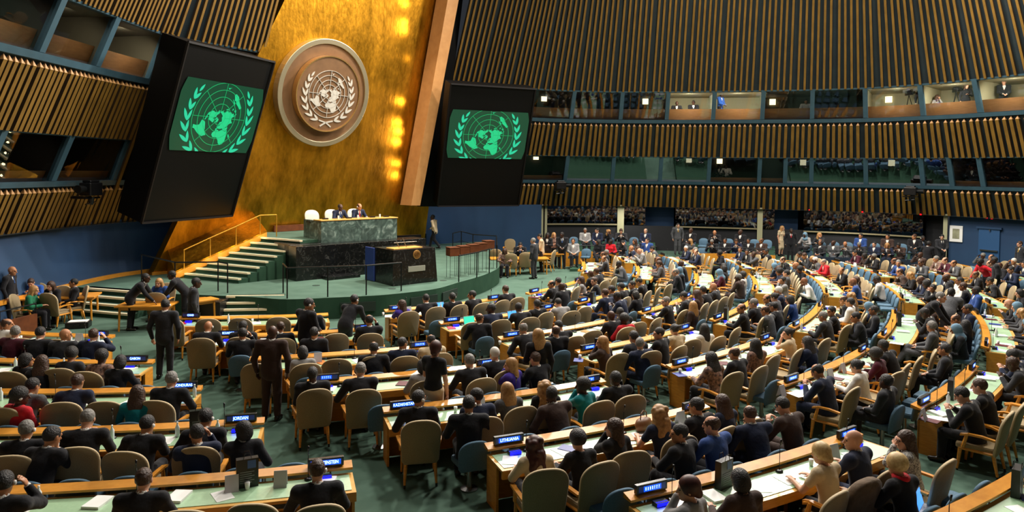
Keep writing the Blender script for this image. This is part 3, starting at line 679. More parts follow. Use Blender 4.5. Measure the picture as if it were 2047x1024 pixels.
def beige_parts(root,fab=BEIGE,pip=BEIGET,wood=WOOD,one=False):
    b=MB(); backrest(b,arch(.275,.30,.34,1.05),-.235,.06,.2,.05,0,edge=1)
    s=MB(); cushion(s,.26,-.25,.27,.36,.46)
    arms=[];legs=[]
    for sx in (-1,1):
        a=MB(); 
        pp=[(sx*.26,-.27,.62),(sx*.30,-.1,.655),(sx*.315,.08,.655),(sx*.30,.19,.62)]
        for i in range(3): a.hexa([(pp[i][0]-.03,pp[i][1],pp[i][2]-.03),(pp[i][0]+.03,pp[i][1],pp[i][2]-.03),(pp[i+1][0]+.03,pp[i+1][1],pp[i+1][2]-.03),(pp[i+1][0]-.03,pp[i+1][1],pp[i+1][2]-.03),(pp[i][0]-.03,pp[i][1],pp[i][2]),(pp[i][0]+.03,pp[i][1],pp[i][2]),(pp[i+1][0]+.03,pp[i+1][1],pp[i+1][2]),(pp[i+1][0]-.03,pp[i+1][1],pp[i+1][2])])
        a.bar((sx*.285,.1,.635),(sx*.265,.16,.40),.022,.03,6); arms.append(a)
        l=MB(); l.bar((sx*.235,.2,.38),(sx*.25,.23,0.03),.032,.018,6); l.bar((sx*.25,.23,.03),(sx*.25,.23,0),.018,.016,6,1); legs.append(l)
        l=MB(); l.bar((sx*.215,-.24,.38),(sx*.235,-.31,0.05),.032,.018,6); l.bar((sx*.235,-.31,.05),(sx*.236,-.32,0),.019,.016,6,1); legs.append(l)
        s.bar((sx*.235,-.25,.37),(sx*.245,.22,.37),.025,n=6,mi=1)
    return b,s,arms,legs
def make_beige(fab=BEIGE,pip=BEIGET,wood=WOOD,one=False):
    b,s,arms,legs=beige_parts(None)
    root=None if one else thing('beige_chair','x','chair')
    if one:
        m=MB(); 
        for q,mm in ((b,{0:0,1:1}),(s,{0:0,1:2}))+tuple((x,{0:2,1:3}) for x in arms+legs): 
            o=len(m.v); m.v+=q.v; m.f+=[tuple(i+o for i in f) for f in q.f]; m.m+=[mm[k] for k in q.m]
        return m.mesh('beige_chair_far',[fab,pip,wood,BLACK],True)
    obj('backrest',b,[fab,pip],root,True); obj('seat',s,[fab,wood],root)
    for a in arms: obj('armrest',a,wood,root)
    for l in legs: obj('leg',l,[wood,BLACK],root)
    return root
def make_blue(one=False):
    b=MB(); backrest(b,arch(.23,.245,.35,.82),-.19,.055,.18,.03)
    s=MB(); cushion(s,.225,-.2,.2,.38,.47)
    p=MB(); p.lathe([(.04,.0),(.03,.38)],10,c=(0,-.02,0)); p.lathe([(.13,0),(.13,.02),(.05,.04)],16,c=(0,-.02,0)); 
    if one:
        m=MB()
        for q,k in ((b,0),(s,0),(p,1)): m.add(q.v,q.f,k)
        return m.mesh('blue_chair_far',[BLUEC,CHROME],True)
    root=thing('blue_chair','x','chair'); obj('backrest',b,BLUEC,root,True); obj('seat',s,BLUEC,root); obj('pedestal',p,CHROME,root)
    return root
PROTO_B=make_beige(); PROTO_U=make_blue(); FAR_B=make_beige(one=True); FAR_U=make_blue(True)
used_b=used_u=False
def put_chair(kind,x,y,rz,label,group,far=False,z=0.):
    global used_b,used_u
    if far:
        o=bpy.data.objects.new('beige_chair' if kind=='b' else 'blue_chair',FAR_B if kind=='b' else FAR_U); link(o); o.location=(x,y,z); o.rotation_euler=(0,0,rz)
        return tag(o,label,'chair',group)
    pr=PROTO_B if kind=='b' else PROTO_U
    first=(kind=='b' and not used_b) or (kind=='u' and not used_u)
    if kind=='b': used_b=True
    else: used_u=True
    if first:
        pr.location=(x,y,z); pr.rotation_euler=(0,0,rz); return tag(pr,label,'chair',group)
    return dup(pr,(x,y,z),rz,label,group)
# ------------------------------------------------ desks
CX,CY=-9.,31.
def pol(r,a,z=0.): return Vector((CX+r*math.cos(a),CY+r*math.sin(a),z))
ROWR=[12.75,14.85,17.0,18.9,20.8,22.8,24.88,26.9]
DK={'A1':'89 667 223 672.6','A2':'0 717.7 303 724','A3':'0 776 403 774.5','A4':'79 854.7 529 837','A5':'11 972.8 703 920.6',
'B0':'353.5 635 655.5 625.6','B1':'425 672 756 656.6','B2':'497 720 870 691.5','B3':'614 763 1012 729.5','B4':'766 819 1208 758.5','B5':'969 888.4 1406 806','B6':'1247.5 987 1710 860','B7':'1878 1024 2026 947',
'C0':'767 618.8 999 593.7','C1':'877.6 644 1103 612','C2':'999 675.7 1231 634','C3':'1148 700.6 1378 652','C4':'1327.5 729 1535.7 671.8','C5':'1546.7 763 1734 694.5','C6':'1814 808 1945 728',
'D0':'1041 584 1147 557.6','D1':'1144.5 604 1247 571','D2':'1269 623 1366.6 587.6','D3':'1412.5 637.6 1491 598','D4':'1572 652 1633 606','D5':'1760 672 1798.7 620.6','D6':'1975.7 694 1979 624',
'E0':'1153 519.5 1164 541','E1':'1261 528 1273 552','E2':'1381 542 1386 569','E3':'1493 547 1507.7 580','E4':'1614 546 1639.5 586','E5':'1755 559.5 1790 597','E6':'1904 565.6 1954 607',
'F1':'1216 508 1247 521','F2':'1318 509 1358.5 529','F3':'1436 514.3 1476 532','F4':'1524 515 1610 543','F5':'1661 520.6 1756 548.5','F6':'1797.6 526 1872.8 551','F7':'1920 527 1975 542','F8':'1999 548.4 2047 561'}
SECN={'A':'left-wall block','B':'stage-steps block','C':'lectern block','D':'mid-hall block','E':'far-side block','F':'gallery-side block'}
ROWN={}
for s in 'ABCDEF':
    for i in range(9): ROWN[s+str(i)]='%s row, %s'%(ORD[i if s!='A' and s!='F' else max(0,i-1)],SECN[s])
ROWN['B6']='sixth row, '+SECN['B']; 
SIGN={'A1':(None,'#########'),'A2':(None,'GABON'),'A3':(None,'HONDURAS'),'A4':(None,'JORDAN'),'A5':('LIBYA','LIECHTENSTEIN'),'B0':('CHAD',None),'B1':('ECUADOR','####'),'B2':(None,'######'),'B3':('#####','######'),'B4':('KAZAKHSTAN','####'),'B5':('LITHUANIA','########'),'B6':('#######','#########'),'B7':(None,None)}
desk={}
for k,s in DK.items():
    u0,v0,u1,v1=map(float,s.split()); p=P(u0,v0,.79); q=P(u1,v1,.79)
    r0=math.hypot(p.x-CX,p.y-CY); r1=math.hypot(q.x-CX,q.y-CY); r=(r0+r1)/2
    if k[0] in 'ABCD': r=min(ROWR,key=lambda x:abs(x-r)) if abs(min(ROWR,key=lambda x:abs(x-r))-r)<.45 else r
    a0=math.atan2(p.y-CY,p.x-CX); a1=math.atan2(q.y-CY,q.x-CX)
    if a0>a1: a0,a1=a1,a0
    if k=='A1': a0-=.33
    if k=='A2': a0-=.12
    if k=='A3': a0-=.08
    if k=='A4': a0=math.radians(-88)
    if k=='A5': a0=math.radians(-86)
    if k=='B7': a0-=.1
    if k in('F7','F8'): a0-=.05
    desk[k]=(r,a0,a1)
def arcslab(mb,r0,r1,a0,a1,z0,z1,c,mi=0,n=14,zt=None):
    """curved slab; c = local origin; zt: height of the inner top edge"""
    vs=[]
    for i in range(n+1):
        a=a0+(a1-a0)*i/n
        for r,z in ((r0,z0),(r1,z0),(r1,z1),(r0,z1 if zt is None else zt)):
            p=pol(r,a,z)-c; vs.append(p)
    fs=[]
    for i in range(n):
        p=4*i;q=p+4
        for j in range(4): fs.append((p+j,p+(j+1)%4,q+(j+1)%4,q+j))
    fs+=[(0,3,2,1),(4*n,4*n+1,4*n+2,4*n+3)]
    mb.add(vs,fs,mi)
def build_desk(k):
    r,a0,a1=desk[k]; am=(a0+a1)/2; c=pol(r+.35,am); 
    d=thing('delegate_desk','curved honey wood desk with green leather top, '+ROWN[k],'desk',tuple(c),0,'curved delegate desks')
    n=16
    m=MB(); arcslab(m,r+.10,r+.70,a0,a1,.645,.678,c,n=n); tf=obj('top_frame',m,WOODTOP,d)
    e=.05/r
    m=MB(); arcslab(m,r+.17,r+.63,a0+e,a1-e,.67,.686,c,n=n); obj('leather_inlay',m,LEATHER,tf)
    m=MB(); arcslab(m,r+.66,r+.705,a0,a1,.56,.665,c,n=n); fa=obj('front_apron',m,WOOD,d)
    m=MB(); arcslab(m,r-.02,r+.14,a0,a1,.735,.765,c,n=n,zt=.80); nl=obj('name_ledge',m,WOOD,d)
    m=MB()
    for i in range(7):
        a=a0+(a1-a0)*(i+.35)/6.7; p=pol(r+.09,a)-c; m.bar((p.x,p.y,.67),(p.x,p.y,.75),.012,n=6)
    obj('ledge_posts',m,CHROME,nl)
    m=MB(); arcslab(m,r+.11,r+.135,a0,a1,.02,.65,c,n=n); obj('modesty_panel',m,WOOD,d)
    for s,a in ((1,a0),(-1,a1)):
        m=MB(); w=.035/r*s; arcslab(m,r+.10,r+.48,min(a,a+w),max(a,a+w),0,.65,c,n=1); obj('end_panel',m,WOOD,d)
    m=MB(); arcslab(m,r+.35,r+.40,am-.03/r,am+.03/r,0,.65,c,n=1); obj('support_leg',m,DKMET,d)
    L=(a1-a0)*r; nm=max(1,round(L/1.9))
    for i in range(nm):
        a=a0+(a1-a0)*(i+.5)/nm
        m=MB(); arcslab(m,r+.705,r+.712,a-.16/r,a+.16/r,.585,.64,c,n=2); 
        obj('control_panel',m,BLACK,fa)
    return d
for k in desk: build_desk(k)

# ------------------------------------------------ people: smooth-blended bodies meshed from distance fields
def nrm(v): v=np.asarray(v,float); return v/max(1e-9,np.linalg.norm(v))
def field_mesh(prims,h,cut=None):
    lo=np.array([1e9]*3); hi=-lo
    for p in prims:
        if p[0]=='c': a,b,ra,rb=p[1:5]; R=max(ra,rb); lo=np.minimum(lo,np.minimum(a,b)-R); hi=np.maximum(hi,np.maximum(a,b)+R)
        elif p[0]=='e': lo=np.minimum(lo,p[1]-max(p[2])); hi=np.maximum(hi,p[1]+max(p[2]))
    lo-=3*h; hi+=3*h; n=np.ceil((hi-lo)/h).astype(int)+1
    D=np.full(n,1.,np.float32); ax=[lo[i]+h*np.arange(n[i]) for i in range(3)]
    for p in prims:
        k=p[-1]
        if p[0] in 'cC':
            a,b,ra,rb=[np.asarray(x,float) for x in p[1:5]]; l=np.minimum(a,b)-max(ra,rb)-k-2*h; u=np.maximum(a,b)+max(ra,rb)+k+2*h
        else:
            c,r,M=np.asarray(p[1],float),np.asarray(p[2],float),p[3]; l=c-max(r)-k-2*h; u=c+max(r)+k+2*h
        i0=np.clip(np.floor((l-lo)/h).astype(int),0,n); i1=np.clip(np.ceil((u-lo)/h).astype(int)+1,0,n)
        if np.any(i1<=i0): continue
        X,Y,Z=np.meshgrid(*[ax[i][i0[i]:i1[i]] for i in range(3)],indexing='ij'); Q=np.stack([X,Y,Z],-1)
        if p[0] in 'cC':
            ba=b-a; t=np.clip(((Q-a)@ba)/max(1e-9,ba@ba),0,1); d=np.linalg.norm(Q-a-t[...,None]*ba,axis=-1)-(ra+(rb-ra)*t)
        else:
            q=Q-c
            if M is not None: q=q@M   # columns of M = local axes
            kk=np.linalg.norm(q/r,axis=-1); d=(kk-1)*min(r)*(.5+.5*np.clip(kk,0,1))
        sl=tuple(slice(i0[i],i1[i]) for i in range(3)); o=D[sl]
        if p[0] in 'CE': D[sl]=np.maximum(o,-d)
        else:
            hh=np.clip(.5+.5*(o-d)/k,0,1); D[sl]=o*(1-hh)+d*hh-k*hh*(1-hh)
    if cut is not None:
        X,Y,Z=np.meshgrid(*ax,indexing='ij'); D=np.maximum(D,cut(X,Y,Z)).astype(np.float32)
    S=D<0
    m=[x-1 for x in n]; acc=np.zeros(tuple(m)+(3,),np.float32); cnt=np.zeros(m,np.float32)
    quads=[]
    for axi in range(3):
        s0=[slice(None)]*3; s1=[slice(None)]*3; s0[axi]=slice(0,-1); s1[axi]=slice(1,None)
        A=D[tuple(s0)];B=D[tuple(s1)]; X=(A<0)!=(B<0); t=np.where(X,A/np.where(X,A-B,1),0)
        o1,o2=[i for i in range(3) if i!=axi]
        for d1 in (0,1):
            for d2 in (0,1):
                # edge at index (i1,i2) belongs to cell (i1-d1,i2-d2)
                se=[slice(None)]*3; sc=[slice(None)]*3
                se[o1]=slice(d1,n[o1]-1+d1); se[o2]=slice(d2,n[o2]-1+d2)
                XX=X[tuple(se)]; TT=t[tuple(se)]; cnt+=XX
                acc[...,axi]+=np.where(XX,TT,0); acc[...,o1]+=XX*d1; acc[...,o2]+=XX*d2
        idx=np.argwhere(X); ok=(idx[:,o1]>0)&(idx[:,o2]>0)&(idx[:,o1]<n[o1]-1)&(idx[:,o2]<n[o2]-1); idx=idx[ok]
        fl=A[tuple(idx.T)]<0
        quads.append((axi,o1,o2,idx,fl))
    V=np.argwhere(cnt>0); ids=-np.ones(m,int); ids[tuple(V.T)]=np.arange(len(V))
    pos=lo+h*(V+acc[tuple(V.T)]/cnt[tuple(V.T)][:,None])
    F_=[]
    for axi,o1,o2,idx,fl in quads:
        def cell(a,b):
            j=idx.copy(); j[:,o1]-=a; j[:,o2]-=b; return ids[tuple(j.T)]
        q=np.stack([cell(1,1),cell(0,1),cell(0,0),cell(1,0)],1)
        if axi==1: q=q[:,::-1]
        q=np.where(fl[:,None],q,q[:,::-1]); F_.append(q)
    return pos,np.concatenate(F_)
def np_mesh(name,pf,nmat=1):
    pos,f=pf; me=bpy.data.meshes.new(name); me.vertices.add(len(pos)); me.vertices.foreach_set('co',pos.astype(np.float32).ravel())
    me.loops.add(f.size); me.loops.foreach_set('vertex_index',f.astype(np.int32).ravel())
    me.polygons.add(len(f)); me.polygons.foreach_set('loop_start',np.arange(0,f.size,4,dtype=np.int32)); me.polygons.foreach_set('loop_total',np.full(len(f),4,np.int32))
    me.polygons.foreach_set('use_smooth',np.ones(len(f),bool)); me.materials.append(WHITE); me.update(calc_edges=True); me.validate(); return me
def rotz(a): c,s=math.cos(a),math.sin(a); return np.array([[c,-s,0],[s,c,0],[0,0,1.]])
def rotx(a): c,s=math.cos(a),math.sin(a); return np.array([[1,0,0],[0,c,-s],[0,s,c.real]])
def ik(a,b,l1,l2,pole):
    d=b-a; L=np.linalg.norm(d); 
    if L>l1+l2-.005: b=a+d/L*(l1+l2-.005); d=b-a; L=np.linalg.norm(d)
    x=(l1*l1-l2*l2+L*L)/(2*L); hgt=math.sqrt(max(0,l1*l1-x*x)); dn=d/L; p=np.asarray(pole,float); p=p-dn*(p@dn); p=nrm(p)
    return a+dn*x+p*hgt,b
def skeleton(kind,pole=(.75,-.5,-.75),pole2=None,stand=False,lean=5,tw=0,hy=0,hp=8,W=((.2,.42,.72),(-.2,.42,.72)),fem=False,legs=None,roll=0):
    J={}; pz=.93 if stand else .50; le=math.radians(lean); T=rotz(math.radians(-tw)); 
    Tp=np.eye(3); s=np.array([math.sin(math.radians(roll)),math.sin(le),math.cos(le)]); s=nrm(s)
    xt=T@np.array([1.,0,0]); xt=nrm(xt-s*(xt@s)); yt=np.cross(s,xt); M=np.stack([xt,yt,s],1)
    p0=np.array([0,-.02,pz]); J.update(p=p0,s=s,M=M,x=xt,y=yt); sw=.17 if fem else .212
    J['ch']=p0+s*.34; J['ab']=p0+s*.17; J['nk']=p0+s*.50+np.array([0,.01,0])
    J['sh']=[p0+s*.455+xt*sw*sg for sg in (1,-1)]
    hr=rotz(math.radians(-hy))@rotx(-math.radians(hp+lean*.3)); J['HR']=hr
    J['hc']=J['nk']+nrm(s*.6+np.array([0,.25,.8]))*.035+np.array([0,.02,0])+hr@np.array([0,.01,.115])
    J['el']=[];J['wr']=[]
    for i,sg in enumerate((1,-1)):
        w=np.array(W[i],float); e,w2=ik(J['sh'][i],w,.29,.265,((pole if i==0 or pole2 is None else pole2)[0]*sg,)+tuple((pole if i==0 or pole2 is None else pole2)[1:])); J['el'].append(e); J['wr'].append(w2)
    if legs is None:
        legs='stand' if stand else 'sit'
    if legs=='sit': J['hip']=[np.array([sg*.09,0,.50]) for sg in (1,-1)]; J['kn']=[np.array([sg*.13,.42,.50]) for sg in (1,-1)]; J['an']=[np.array([sg*.13,.44,.10]) for sg in (1,-1)]
    elif legs=='cross': J['hip']=[np.array([sg*.09,0,.50]) for sg in (1,-1)]; J['kn']=[np.array([.02,.44,.60]),np.array([-.10,.42,.50])]; J['an']=[np.array([-.22,.60,.28]),np.array([-.08,.42,.10])]
    elif legs=='stand': J['hip']=[np.array([sg*.09,0,.90]) for sg in (1,-1)]; J['kn']=[np.array([sg*.10,.02,.50]) for sg in (1,-1)]; J['an']=[np.array([sg*.11,-.02,.09]) for sg in (1,-1)]
    elif legs=='walk': J['hip']=[np.array([sg*.09,0,.90]) for sg in (1,-1)]; J['kn']=[np.array([.09,.18,.52]),np.array([-.09,-.02,.5])]; J['an']=[np.array([.09,.26,.11]),np.array([-.09,-.30,.16])]
    J['kind']=kind; J['fem']=fem; J['stand']=stand
    return J
A3=np.array; HS=1.1
def hand_prims(w,d,side,up,sg,curl=.5):
    d=nrm(d); n=nrm(up-d*(up@d)); sd=nrm(np.cross(d,n))*sg; P_=[('e',w+d*.05,A3([.038,.05,.017]),np.stack([sd,d,n],1),.012)]
    for i,(o,l) in enumerate(((.028,.032),(.010,.037),(-.009,.034),(-.027,.026))):
        a=w+d*.085+sd*o; b=a+nrm(d-n*curl*.5+sd*o*2)*l; c=b+nrm(d-n*curl*1.6+sd*o)*l*.9
        P_+=[('c',a,b,.0098,.009,.004),('c',b,c,.009,.008,.004)]
    a=w+d*.02+sd*.028; b=a+nrm(d*.7+sd*.9-n*.3)*.04; c=b+nrm(d-n*.2)*.03; P_+=[('c',a,b,.0125,.0105,.008),('c',b,c,.0105,.009,.004)]
    return P_
def body_prims(J):
    M=J['M']; f=J['fem']; P_=[]
    P_+=[('e',J['p'],A3([.15,.105,.11]),None,.04),('e',J['ab'],A3([.125,.095,.14]),M,.05),('e',J['ch'],A3([.15,.105,.17]),M,.05)]
    P_+=[('c',J['nk']-J['s']*.04,J['hc']-J['HR']@A3([0,.015,.06]),.062,.052 if not f else .045,.03)]
    for i,sg in enumerate((1,-1)):
        P_+=[('c',J['nk']-J['s']*.03,J['sh'][i],.05,.055,.04),('c',J['sh'][i],J['el'][i],.052,.04,.03),('c',J['el'][i],J['wr'][i],.04,.026,.015)]
        P_+=[('c',J['hip'][i],J['kn'][i],.082,.055,.04),('c',J['kn'][i],J['an'][i],.055,.036,.02),('c',J['an'][i]+A3([0,-.03,-.05]),J['an'][i]+A3([sg*.02,.13,-.065]),.036,.028,.03)]
        d=J['wr'][i]-J['el'][i]; up=A3([0,0,1.]) if abs(nrm(d)[2])<.8 else A3([sg*1.,0.3,0])
        P_+=hand_prims(J['wr'][i],d,i,up,-sg if abs(nrm(d)[2])<.8 else sg)
    hc,R=J['hc'],J['HR']; k0=len(P_); h=lambda x,y,z: hc+R@A3([x,y,z])
    P_+=[('e',h(0,-.008,.022),A3([.074,.094,.095]),R,.02),('e',h(0,.03,-.045),A3([.055,.062,.068]),R,.03),('e',h(0,.062,-.085),A3([.03,.03,.022]),R,.02),
         ('c',h(0,.094,.012),h(0,.112,-.022),.010,.0145,.012),('c',h(-.035,.078,.03),h(.035,.078,.03),.014,.014,.015),
         ('c',h(-.02,.092,-.052),h(.02,.092,-.052),.0075,.0075,.008),
         ('E',h(.031,.098,.012),A3([.017,.017,.011]),R,.004),('E',h(-.031,.098,.012),A3([.017,.017,.011]),R,.004)]
    for sg in (1,-1): P_.append(('e',h(sg*.077,-.005,.0),A3([.010,.02,.032]),R,.008))
    for i in range(k0,len(P_)):
        q=list(P_[i]); q[1]=hc+(q[1]-hc)*HS
        if q[0] in 'cC': q[2]=hc+(q[2]-hc)*HS; q[3]*=HS; q[4]*=HS
        else: q[2]=q[2]*HS
        P_[i]=tuple(q)
    return P_
def torso_cloth(J,g,hem):
    M=J['M']; f=J['fem']; P_=[('e',J['p']+J['s']*.03,A3([.165+g,.115+g,.13+g]),None,.05),('e',J['ab'],A3([(.125 if f else .16)+g,(.10 if f else .115)+g,.16+g]),M,.06),('e',J['ch'],A3([(.148 if f else .175)+g,(.112 if f else .12)+g,.17+g]),M,.06)]
    if f: P_+=[('e',J['ch']+J['y']*.085+J['x']*s_*.065-J['s']*.01,A3([.06,.05,.06]),M,.04) for s_ in (1,-1)]
    return P_
def top_mesh(J,style,h=.014):
    g=.012; P_=torso_cloth(J,g,0); end={'jacket':.93,'long':.9,'short':.0}[style]
    for i in (0,1):
        w=J['el'][i]+(J['wr'][i]-J['el'][i])*end
        P_+=[('c',J['nk']-J['s']*.025,J['sh'][i]+J['s']*.008,.066,.070+ (.008 if style=='jacket' else 0),.06)]
        if style=='short': P_+=[('c',J['sh'][i],J['sh'][i]+(J['el'][i]-J['sh'][i])*.55,.066,.06,.04)]
        else: P_+=[('c',J['sh'][i],J['el'][i],.070,.060,.04),('c',J['el'][i],w,.058,.043,.02)]
    if J['stand']: P_+=[('e',J['p']-A3([0,0,.06]),A3([.178,.135,.15]),None,.05)] if style=='jacket' else []
    nk=J['nk']; s=J['s']; y=J['y']; x=J['x']
    P_.append(('C',nk+s*.02,nk+s*.2,.064,.09,.01))
    if style=='jacket':
        # V opening at the chest
        for t in range(6):
            z=.035*t; w_=max(.014,.062-.010*t); P_.append(('C',nk-s*(.035+z)+y*.06,nk-s*(.035+z)+y*.24,w_,w_,.01))
    low=(J['p'][2]-(.24 if style=='jacket' else .1)) if J['stand'] else .44
    return field_mesh(P_,h,lambda X,Y,Z: low-Z if True else 0)
def shirt_mesh(J):
    M=J['M']; P_=[('e',J['ch']+J['s']*.03,A3([.148,.112,.15]),M,.05),('c',J['nk']-J['s']*.05,J['nk']+J['s']*.04,.082,.064,.03)]
    for i in (0,1):
        a=J['el'][i]+(J['wr'][i]-J['el'][i])*.88; b=J['el'][i]+(J['wr'][i]-J['el'][i])*.97; P_.append(('c',a,b,.038,.037,.004))
    P_.append(('C',J['nk']+J['s']*.045,J['nk']+J['s']*.2,.055,.075,.01))
    return field_mesh(P_,.012)
def tie_mesh(J):
    a=J['nk']-J['s']*.0+J['y']*.072; c=J['ch']+J['y']*.128-J['s']*.04; m=MB(); x=J['x']
    p=[a-x*.018,a+x*.018,c+x*.032,c-x*.032]; q=[v+J['y']*.012 for v in p]; m.hexa([tuple(v) for v in p]+[tuple(v) for v in q]); return m.mesh('tie',WHITE)
def leg_mesh(J,skirt=False):
    P_=[('e',J['p']-A3([0,-.01,.03]),A3([.172,.13,.125]),None,.04)]
    for i in (0,1):
        P_+=[('c',J['hip'][i],J['kn'][i],.098,.075,.04)]
        if skirt: P_+=[('c',J['kn'][i],J['kn'][i]+(J['an'][i]-J['kn'][i])*.2,.08,.07,.03)]
        else: P_+=[('c',J['kn'][i],J['an'][i]+A3([0,0,.03]),.075,.062,.03)]
    if skirt: P_+=[('c',(J['hip'][0]+J['hip'][1])/2,(J['kn'][0]+J['kn'][1])/2,.11,.09,.05)]
    return field_mesh(P_,.016)
def shoe_mesh(J):
    P_=[]
    for i,sg in enumerate((1,-1)):
        a=J['an'][i]; P_+=[('c',a+A3([0,-.04,-.045]),a+A3([sg*.02,.15,-.06]),.046,.036,.02),('c',a+A3([0,-.02,-.03]),a,.045,.05,.02)]
    return field_mesh(P_,.013)
_hair={}
def hair_mesh(t):
    if t in _hair: return _hair[t]
    e=lambda c,r,k=.02: ('e',A3(c),A3(r),None,k); c_=lambda a,b,ra,rb,k=.02: ('c',A3(a),A3(b),ra,rb,k); P_=[e((0,-.016,.034),(.081,.100,.096))]
    face=[('E',A3([0,.115,-.03]),A3([.085,.085,.1]),None,.01)]; cut=lambda X,Y,Z: np.maximum(-.042-Z+.25*np.maximum(Y+.02,0),-1)
    if t=='short': P_+=face+[('E',A3([s*.08,.01,-.02]),A3([.02,.028,.03]),None,.01) for s in (1,-1)]
    elif t=='fringe': P_+=face+[('E',A3([0,.03,.12]),A3([.07,.105,.075]),None,.01)]
    elif t=='afro': P_=[e((0,-.02,.045),(.105,.12,.115))]+face
    elif t in('long','curly','pony','bob'):
        P_=[e((0,-.018,.035),(.09,.106,.102))]
        if t=='bob': P_+=[e((0,-.035,-.02),(.098,.09,.10))]
        if t in('long','curly'): P_+=[e((0,-.065,-.11),(.112,.06,.16),.05),e((0,-.08,-.2),(.10,.045,.10),.04),c_((.066,-.01,.02),(.092,.0,-.17),.034,.028,.03),c_((-.066,-.01,.02),(-.092,.0,-.17),.034,.028,.03)]
        if t=='pony': P_+=[c_((0,-.09,.03),(0,-.13,-.04),.035,.03,.02),c_((0,-.13,-.04),(0,-.115,-.24),.032,.015,.02)]
        if t=='curly':
            rg=random.Random(3)
            for i in range(46):
                a=rg.uniform(0,2*PI); z=rg.uniform(-.27,.07); r=.098 if z<0 else .088
                if math.sin(a)>.45 and z<.08: continue
                P_.append(e((r*math.cos(a),-.035+r*math.sin(a)*.9,z),(.03,.03,.034),.02))
        P_+=[('E',A3([0,.125,-.035]),A3([.072,.085,.105]),None,.01),('E',A3([0,.12,-.15]),A3([.06,.12,.12]),None,.01)]; cut=None
    elif t=='bun': P_=[e((0,-.016,.032),(.087,.103,.10)),e((0,-.115,.055),(.045,.04,.045),.01)]+face
    elif t=='updo': P_=[e((0,-.02,.04),(.095,.115,.11)),e((0,-.1,-.04),(.055,.045,.05),.03)]+face; cut=None
    elif t=='scarf': P_=[e((0,-.016,.03),(.098,.115,.115)),c_((0,-.03,-.05),(0,-.03,-.16),.09,.14,.04),('E',A3([0,.12,-.005]),A3([.062,.07,.09]),None,.01)]; cut=None
    f=field_mesh(P_,.009,cut); me=np_mesh('hair_'+t,f); _hair[t]=me; return me
def eye_mesh():
    m=MB()
    for s in (1,-1):
        m.lathe([(.003,-.009),(.009,-.006),(.0115,0),(.009,.006),(.003,.009)],8,c=(s*.031,.0835,.012)); m.lathe([(.005,-.001),(.005,.002)],8,mi=0,c=(s*.031,.0835,.012))
    return m.mesh('eyes',mat('eye_dark','1a120e',.3))
EYES=eye_mesh()
def glasses_mesh():
    m=MB()
    for s in (1,-1):
        n=12
        pts=[(s*.034+.024*math.cos(2*PI*i/n),.107,.012+.017*math.sin(2*PI*i/n)) for i in range(n+1)]; m.tube(pts,.0022,4); m.bar((s*.058,.105,.016),(s*.08,0,.016),.002,n=4)
    m.bar((-.01,.108,.015),(.01,.108,.015),.002,n=4); return m.mesh('glasses',BLACK)
GLS=glasses_mesh()
def ear_mesh():
    m=MB(); 
    for s in (1,): m.lathe([(.006,-.014),(.022,-.008),(.024,.0),(.022,.008),(.006,.014)],10,c=(0,0,0))
    me=m.mesh('earphone',mat('white_plastic','f0f0ec',.3)); me.transform(Matrix.Translation((.088,-.005,0))@Matrix.Rotation(PI/2,4,'Y')); return me
EARP=ear_mesh()
POSES={}
def pose(n,**k): POSES[n]=(skeleton(n,**k),{})
dk_=((.17,.40,.73),(-.17,.42,.73))
pose('M0',lean=12,W=dk_,hp=8); pose('M1',lean=10,hy=-55,tw=-12,W=dk_,hp=2); pose('M2',lean=10,hy=55,tw=12,W=dk_,hp=2)
pose('M3',lean=-8,W=((.10,.22,.62),(-.10,.22,.62)),hp=0,hy=12); pose('M4',pole=(.6,.2,-1.),lean=22,tw=10,W=((.06,.30,.93),(-.2,.40,.73)),hp=10,hy=15)
pose('M5',lean=14,W=((.10,.36,.86),(-.12,.36,.86)),hp=26); pose('M6',pole=(.35,.6,-1.),lean=6,W=((.16,.20,1.07),(-.15,.40,.73)),hp=5,hy=-15)
pose('M7',lean=-5,hy=40,W=((.08,.28,.66),(-.12,.25,.64)),legs='cross',hp=4)
pose('F0',fem=True,lean=10,W=dk_,hp=10); pose('F1',pole2=(.5,.3,-1.),fem=True,lean=8,hy=-55,tw=-18,W=((.14,.34,.76),(-.05,.22,1.05)),hp=2); pose('F2',fem=True,lean=-4,hy=50,tw=15,W=((.08,.22,.62),(-.10,.24,.64)),hp=5,legs='cross')
pose('T0',stand=True,lean=1,W=((.27,.04,.86),(-.27,.04,.86)),hp=10); pose('T1',stand=True,lean=42,W=((.2,.62,.82),(-.2,.62,.80)),hp=-6,hy=10)
pose('T2',stand=True,lean=2,W=((.08,.28,1.02),(-.08,.28,1.0)),hp=12,hy=25); pose('T3',stand=True,lean=6,W=((.2,.3,1.0),(-.26,-.15,.9)),hp=6,legs='walk')
pose('G0',fem=True,stand=True,lean=2,W=((.24,.05,.85),(-.05,.25,1.15)),hp=8,hy=-20); pose('G1',fem=True,stand=True,lean=38,W=((.2,.55,.85),(-.28,.1,.95)),hp=-5)
def pm(pn,part):
    J,c=POSES[pn]
    if part not in c:
        if part=='body': c[part]=np_mesh('body',field_mesh(body_prims(J),.0095))
        elif part in('jacket','long','short'): c[part]=np_mesh(part,top_mesh(J,part))
        elif part=='shirt': c[part]=np_mesh('shirt',shirt_mesh(J))
        elif part=='tie': c[part]=tie_mesh(J)
        elif part=='trousers': c[part]=np_mesh('trousers',leg_mesh(J))
        elif part=='skirt': c[part]=np_mesh('skirt',leg_mesh(J,True))
        elif part=='shoes': c[part]=np_mesh('shoes',shoe_mesh(J))
    return c[part]
